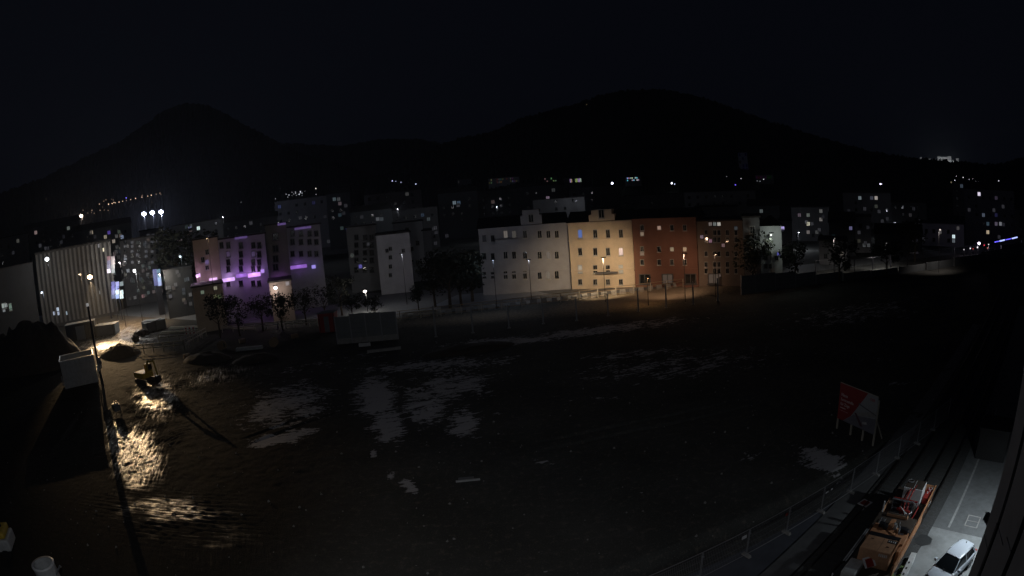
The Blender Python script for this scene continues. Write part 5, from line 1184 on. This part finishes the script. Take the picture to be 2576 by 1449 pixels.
# far points of light on the slopes
hl_me = {}
def far_lamp(x, y, c, s, surf=None, dist=None, k=1.6, lab=''):
    if surf: p, base = surf(x, y)
    else: p = D(x, y, dist); base = 0
    base = max(0, min(base-6, p.z-2)); rr_ = s*p.xy.length/1507
    t_ = thing('hillside_lamp', (p.x, p.y, base), lab, 'lamp', 'small lamps on the dark slopes')
    key = (tuple(c), round(k, 1))
    if key not in hl_me:
        me_ = ico(1, (0, 0, 0), 0, 1).mesh('lamp_glass'); me_.materials.append(lit(c, k)); hl_me[key] = me_
    inst('lamp_glass', hl_me[key], t_, (0, 0, p.z-base), (rr_,)*3)
    if 'p' not in hl_me:
        me_ = MB().tube((0, 0, 0), (0, 0, 1), .12, 5).mesh('post'); me_.materials.append(M['dark']); hl_me['p'] = me_
    inst('post', hl_me['p'], t_, (0, 0, 0), (1, 1, max(.5, p.z-base)))
wr = (255, 214, 180); wt = (235, 238, 250)
left = [(1000, 175, 1), (1046, 147, .8), (1092, 176, 1.4), (1128, 170, 1.2), (1147, 158, 1.2), (1162, 162, 1.), (1198, 155, 1.2), (1234, 146, 1.1), (1272, 139, .8), (1314, 130, 1.), (1364, 118, 1.2), (1428, 105, 1.1), (1430, 87, .7), (1487, 95, 1.1), (1522, 86, 1.3), (1573, 75, .8), (1608, 65, .8), (1620, 76, .6), (1066, 132, .7), (1125, 128, .6), (1140, 134, .6),
        (925, 238, .8), (837, 237, .7), (1007, 237, .8), (1050, 235, .7), (1088, 238, .7), (948, 267, .7), (920, 258, .6), (884, 266, .6), (465, 124, .6), (1527, 156, .5), (1032, 205, .5)]
for i, (x, y, s) in enumerate(left): far_lamp(*zA(x, y), wr, s*1.05, hill_left, k=1.5*s, lab='warm point of light in the chain of lights on the left slope')
far_lamp(*zA(1270, 113), (120, 110, 255), 1.5, hill_left, k=2, lab='single blue point of light above the chain on the left slope')
def z6(x, y): return ((480+x/2.8)/1.4907, (640+y/2.8)/1.4907)
for x, y, s in ((1660, 246, .8), (1690, 255, 1), (1722, 227, .7), (1758, 225, .9), (1760, 240, .8), (1797, 247, 1.2), (1810, 220, 1.2), (1827, 235, .9), (1770, 258, .7), (1678, 278, .7), (1740, 245, .7), (1810, 232, .9), (2085, 242, 1), (2145, 222, 1.1), (2168, 238, 1), (1975, 250, .7), (1548, 296, .7), (1187, 332, .6), (1600, 187, .5), (1858, 214, .5), (1828, 262, .6), (1722, 262, .5)):
    far_lamp(*z6(x, y), wt, s*1.1, hill_left, k=s*1.2, lab='pale point of light in the cluster at the foot of the left slope')
far_lamp(*z6(1972, 187), (240, 232, 220), 1.5, hill_left, k=1.4, lab='brighter pale light above the cluster on the left slope')
far_lamp(815, 411, (170, 180, 255), 1.3, hill_left, k=1.4, lab='lone bluish light high on the left slope')
for x, y in ((987, 455), (996, 457), (1009, 459), (1046, 463)): far_lamp(x, y, (205, 215, 255), 1.5, hill_right, k=1.6, lab='bluish white light in the short row left of the right hill')
far_lamp(1028, 460, (150, 155, 165), .9, hill_right, k=.6, lab='dim light in the short row left of the right hill')
far_lamp(1476, 263, (170, 150, 110), 1.0, hill_right, k=.5, lab='faint warm light near the top of the right hill'); far_lamp(1472, 265, (120, 110, 90), 1.0, hill_right, k=.3, lab='fainter second light near the top of the right hill')
far_lamp(1540, 461, (225, 230, 255), 3., hill_right, k=6, lab='bright blue white light at the hill foot right of the lit school')
far_lamp(1690, 461, (235, 240, 255), 2.2, hill_right, k=5, lab='bright white light at the hill foot beyond the cream house'); far_lamp(1697, 463, (200, 210, 255), 1.4, hill_right, k=2, lab='smaller white light beside the bright one at the hill foot')
far_lamp(1850, 465, (120, 100, 255), 1.6, hill_right, k=1.5, lab='violet light at the hill foot')
for x, y, s in ((1863, 411, .8), (1864, 449, 1.1), (1828, 444, .7), (1921, 451, 1.2), (1905, 455, .7), (1912, 456, .8), (2218, 463, 1.4)): far_lamp(x, y, (225, 228, 235), s, hill_right, k=s, lab='white point of light low on the right hill')
for x, y, s in ((2394, 409, 1.3), (2394, 412, 1.4), (2397, 414, 1.), (2407.6, 415.5, 1.2), (2412.6, 416, 1.3)): far_lamp(x, y, (250, 250, 255), s, None, 1540, k=2, lab='bright lamp in the group just under the floodlit fortress')
for x, y, s in ((2405.8, 443, .8), (2423, 446.4, 1.1), (2438, 451, .8), (2402, 453.7, 1.1), (2415.6, 461, 1.2), (2423, 461, 1.6), (2454, 457, .8), (2462.6, 457.5, .8), (2465.7, 464.6, .8), (2512.5, 455, 1.1), (2525, 463.6, .8), (2447, 450, .6)): far_lamp(x, y, (240, 242, 250), s*1.1, None, 900, k=s*1.4, lab='white point of light scattered below the fortress')
far_lamp(2393, 458.6, (120, 112, 90), 2.4, None, 900, k=.7, lab='dull yellow light below the fortress'); far_lamp(2514, 463, (100, 130, 150), 1.6, None, 900, k=.6, lab='dull bluish light at the right below the fortress')
for x, y, s, c in ((2441, 625, 1.5, (240, 240, 250)), (2459, 622.5, 1.6, (250, 245, 250)), (2476, 617, 1.4, (230, 60, 80)), (2484, 624, 1.2, (200, 110, 100)), (2487, 615, 1.2, (235, 225, 225)), (2448, 626, 1.2, (190, 60, 60)), (2425, 628, 1.2, (190, 190, 195))):
    far_lamp(x, y, c, s*1.3, None, 185, k=1.6, lab='small bright light in the traffic at the right street end')
bs = thing('light_strip', G(2498, 614), 'blue line of lights along the street at the right edge', 'lights')
qs = [D(2502, 609, 195), D(2515, 606.5, 200), D(2530, 603, 205), D(2546, 600, 212), D(2562, 596, 220)]
for i in range(4):
    a, b_ = qs[i]-bs.location, qs[i+1]-bs.location
    MB().tube(a, a.lerp(b_, .8), .16+.08*(i % 2), 6).build('tube', lit((100, 90, 255) if i % 2 == 0 else (170, 185, 255), 1.6), bs)
    MB().tube((a.x, a.y, -.1), a, .08, 5).build('post', M['dark'], bs)

# --- lit buildings at the hill foot, tower and fortress
def slope_building(x0, x1, y0, y1, surf, wall, label, cols=0, rows_=0, c=None, frac=1., dist=None, name='apartment_building', cat='building', depth=14, pad=6, roof='flat'):
    p, base = surf((x0+x1)/2, (y0+y1)/2) if surf else (D((x0+x1)/2, y1, dist), 0)
    ds = p.xy.length; zb = D((x0+x1)/2, y1, ds).z
    bd = Bld(label, (x0, y0), (x1, y0), ds, wall, depth, roof, name=name, cat=cat, z0=zb-pad, eave=.2)
    if cols:
        for j in range(rows_):
            for i in range(cols):
                if random.random() > frac: continue
                f = .5*(1-rows_**-1)
                u = bd.L*(i+.5)/cols; z = zb+(bd.h-zb)*(j+.5)/rows_; cc = [max(0, min(255, v*random.uniform(.6, 1.2))) for v in c]; cc = [int(v/24)*24 for v in cc]
                bd.winm(u, z, bd.L/cols*.6, (bd.h-zb)/rows_*.7, lit(cc), wframe_dark)
    return bd
s1 = slope_building(1228, 1306, 447, 461, hill_right, W_wht, 'long pale school like building at the hill foot with lit windows', 16, 2, (74, 70, 64), .55)
s2 = slope_building(1368, 1400, 446, 466, hill_right, W_dk, 'dark block at the hill foot with four warm lit windows', 6, 3, (120, 108, 90), .4)
s3 = slope_building(1416, 1462, 447, 462, hill_right, W_dk, 'dark hall at the hill foot with tall white lit windows', 14, 1, (170, 182, 185), .6)
s4 = slope_building(1572, 1612, 445, 456, hill_right, W_dk, 'dark block at the hill foot with a bright white row of windows', 10, 2, (190, 215, 230), .75)
s5 = slope_building(1150, 1185, 451, 462, hill_right, W_mid, 'dim building at the hill foot left of the school', 5, 1, (40, 38, 36), .5)
s6 = slope_building(1900, 1945, 440, 452, hill_right, W_mid, 'dim wide building low on the right hill', 8, 1, (30, 30, 32), .6)
s7 = slope_building(1856, 1879, 384, 440, hill_right, W_wht, 'faint pale high tower house on the right hill', 3, 6, (18, 18, 28), .5, name='tower_block')
fd_ = 1900
def fz(x, y): return (2280.8+x*.06946, 368.95+y*.06946)
fo = thing('fortress', D(*fz(1370, 520), fd_), 'pale floodlit hilltop fortress with long walls and a left tower', 'fortress')
fo.location.z = D(*fz(1370, 640), fd_).z-10
stone = wallm('fortress_stone', (.52, .52, .52))
def fpart(nm, x0, x1, y0, y1, dd=0, dep_=18):
    a = D(*fz(x0, y1), fd_+dd)-fo.location; b_ = D(*fz(x1, y0), fd_+dd)-fo.location; rz = math.atan2((D(*fz(x1, y1), fd_+dd)-fo.location-a).y, (D(*fz(x1, y1), fd_+dd)-fo.location-a).x)
    L_f = (b_-a).xy.length; m = MB().box(0, 0, -6, L_f, dep_, b_.z-a.z); o = m.build(nm, stone, fo, loc=a); o.rotation_euler.z = rz; return o, L_f, b_.z-a.z
kp, kl, kh = fpart('keep', 1130, 1500, 375, 480, 5)
for k in range(7): MB().box(kl*(k+.3)/7, -.3, kh*.55, kl*(k+.55)/7, -.02, kh*.7).build('window', M['glass'], kp)
fpart('keep_tower', 1502, 1612, 352, 478, 3); fpart('keep_tower', 1140, 1180, 352, 374, 8, 8)
fpart('curtain_wall', 985, 1618, 482, 580, -6); fpart('bastion', 1080, 1320, 582, 610, -10); fpart('gate_tower', 490, 560, 375, 525, 0)
fpart('ridge_wall', 640, 930, 446, 475, 0, 5); fpart('wing', 1640, 1760, 500, 580, 0); fpart('round_tower', 1810, 1880, 428, 610, 4); fpart('ridge_wall', 930, 984, 478, 520, -3, 8)
for i, (x, y, P) in enumerate(((1250, 560, 30000), (1550, 560, 26000), (1000, 590, 9000), (560, 540, 2500), (800, 500, 1800), (1800, 600, 3000))):
    p = D(*fz(x, y), fd_-60); lt = thing('floodlight', p, 'floodlight %s below the fortress walls' % ['under the keep', 'under the right keep tower', 'at the left end of the curtain wall', 'at the left gate tower', 'under the ridge wall', 'at the right round tower'][i], 'lamp')
    MB().box(-.4, -.3, -.4, .4, .2, .1).tube((0, -.1, -30), (0, -.1, -.4), .12, 6).build('lamp_housing', M['dark'], lt); point_light('lamp_light', (0, .6, .2), P, (.93, .97, 1), 1., lt)

# far cars in the street
for i, (x, y, c_) in enumerate(((2478, 633, M['red']), (2455, 638, M['lightgrey']), (2300, 655, M['white']))):
    p = G(x, y-14); cc = make_car(Vector((p.x, p.y, .02)), R(15), c_, ['red car in the street at the right end', 'grey car behind the red car in the street', 'white car driving behind the street fence'][i], 'cars in the far street')

# labels of the skyline blocks: tell alike ones apart by their place
seen = {}
for bd in BG:
    k = bd.o['label']; seen.setdefault(k, []).append(bd)
for i, bd in enumerate(BG):
    x = (bd.px[0]+bd.px[1])/2
    marks = [(150, 'the ribbed shopping block'), (395, 'the three floodlight masts'), (600, 'the beige stair tower'), (740, 'the violet hotel'), (925, 'the dim grey house'), (1040, 'the pale plain house'), (1140, 'the dark street trees'), (1270, 'the left gable of the grey block'), (1400, 'the middle of the grey block'), (1510, 'the cream corner house'), (1665, 'the red brick house'), (1800, 'the brown office house'), (1935, 'the white lit house'), (2040, 'the street right of the white lit house'), (2140, 'the start of the street fence'), (2240, 'the middle of the street fence'), (2370, 'the fortress'), (2500, 'the blue lights at the right edge')]
    bd.near = min(marks, key=lambda q: abs(q[0]-x))[1]
tw = {0: 'dark', 1: 'charcoal', 2: 'grey'}
grp = {}
for i, bd in enumerate(BG): grp.setdefault(bd.near, []).append((bd, spec[i][4]))
for nr, L_l in grp.items():
    L_l.sort(key=lambda q: q[0].dist)
    for j, (bd, tn) in enumerate(L_l):
        n_l = sum(1 for ch in bd.o.children if ch.name.startswith('window') for c2 in ch.children if c2.data.materials[0].name.startswith('lit'))
        wtxt = 'no lit window' if n_l == 0 else 'one lit window' if n_l == 1 else 'a few lit windows'
        pos = '' if len(L_l) == 1 else ', nearest' if j == 0 else ', farthest' if j == len(L_l)-1 else ', in between'
        bd.o['label'] = ('%s block with %s behind %s%s' % (tw[tn], wtxt, nr, pos))
bpy.context.view_layer.update()
# things that share a label get their place in the row, counted from the left of the view
same = {}
for o in bpy.data.objects:
    if o.parent is None and o.get('label') and o.get('category'): same.setdefault(o['label'], []).append(o)
for lb, L_l in same.items():
    if 1 < len(L_l) <= len(ORD):
        L_l.sort(key=lambda o: math.atan2(o.location.x, o.location.y))
        for i, o in enumerate(L_l): o['label'] = '%s from the left: %s' % (ORD[i], ' '.join(lb.split()[:11]))
bpy.context.view_layer.update()
# thin night air: lamps get their halo, far slopes fade a little
hz = MB().box(-4400, -600, -4, 4400, 5600, 560).build('haze', None); hm = bpy.data.materials.new('haze'); hm.use_nodes = True; ht = hm.node_tree
ht.nodes.remove(ht.nodes['Principled BSDF']); pv_ = ht.nodes.new('ShaderNodeVolumePrincipled'); pv_.inputs['Density'].default_value = HAZE
pv_.inputs['Color'].default_value = (.85, .9, 1, 1); pv_.inputs['Anisotropy'].default_value = .55
ht.links.new(pv_.outputs[0], ht.nodes['Material Output'].inputs['Volume']); hz.data.materials.append(hm); tag(hz, kind='stuff')
sc.cycles.volume_bounces = 0
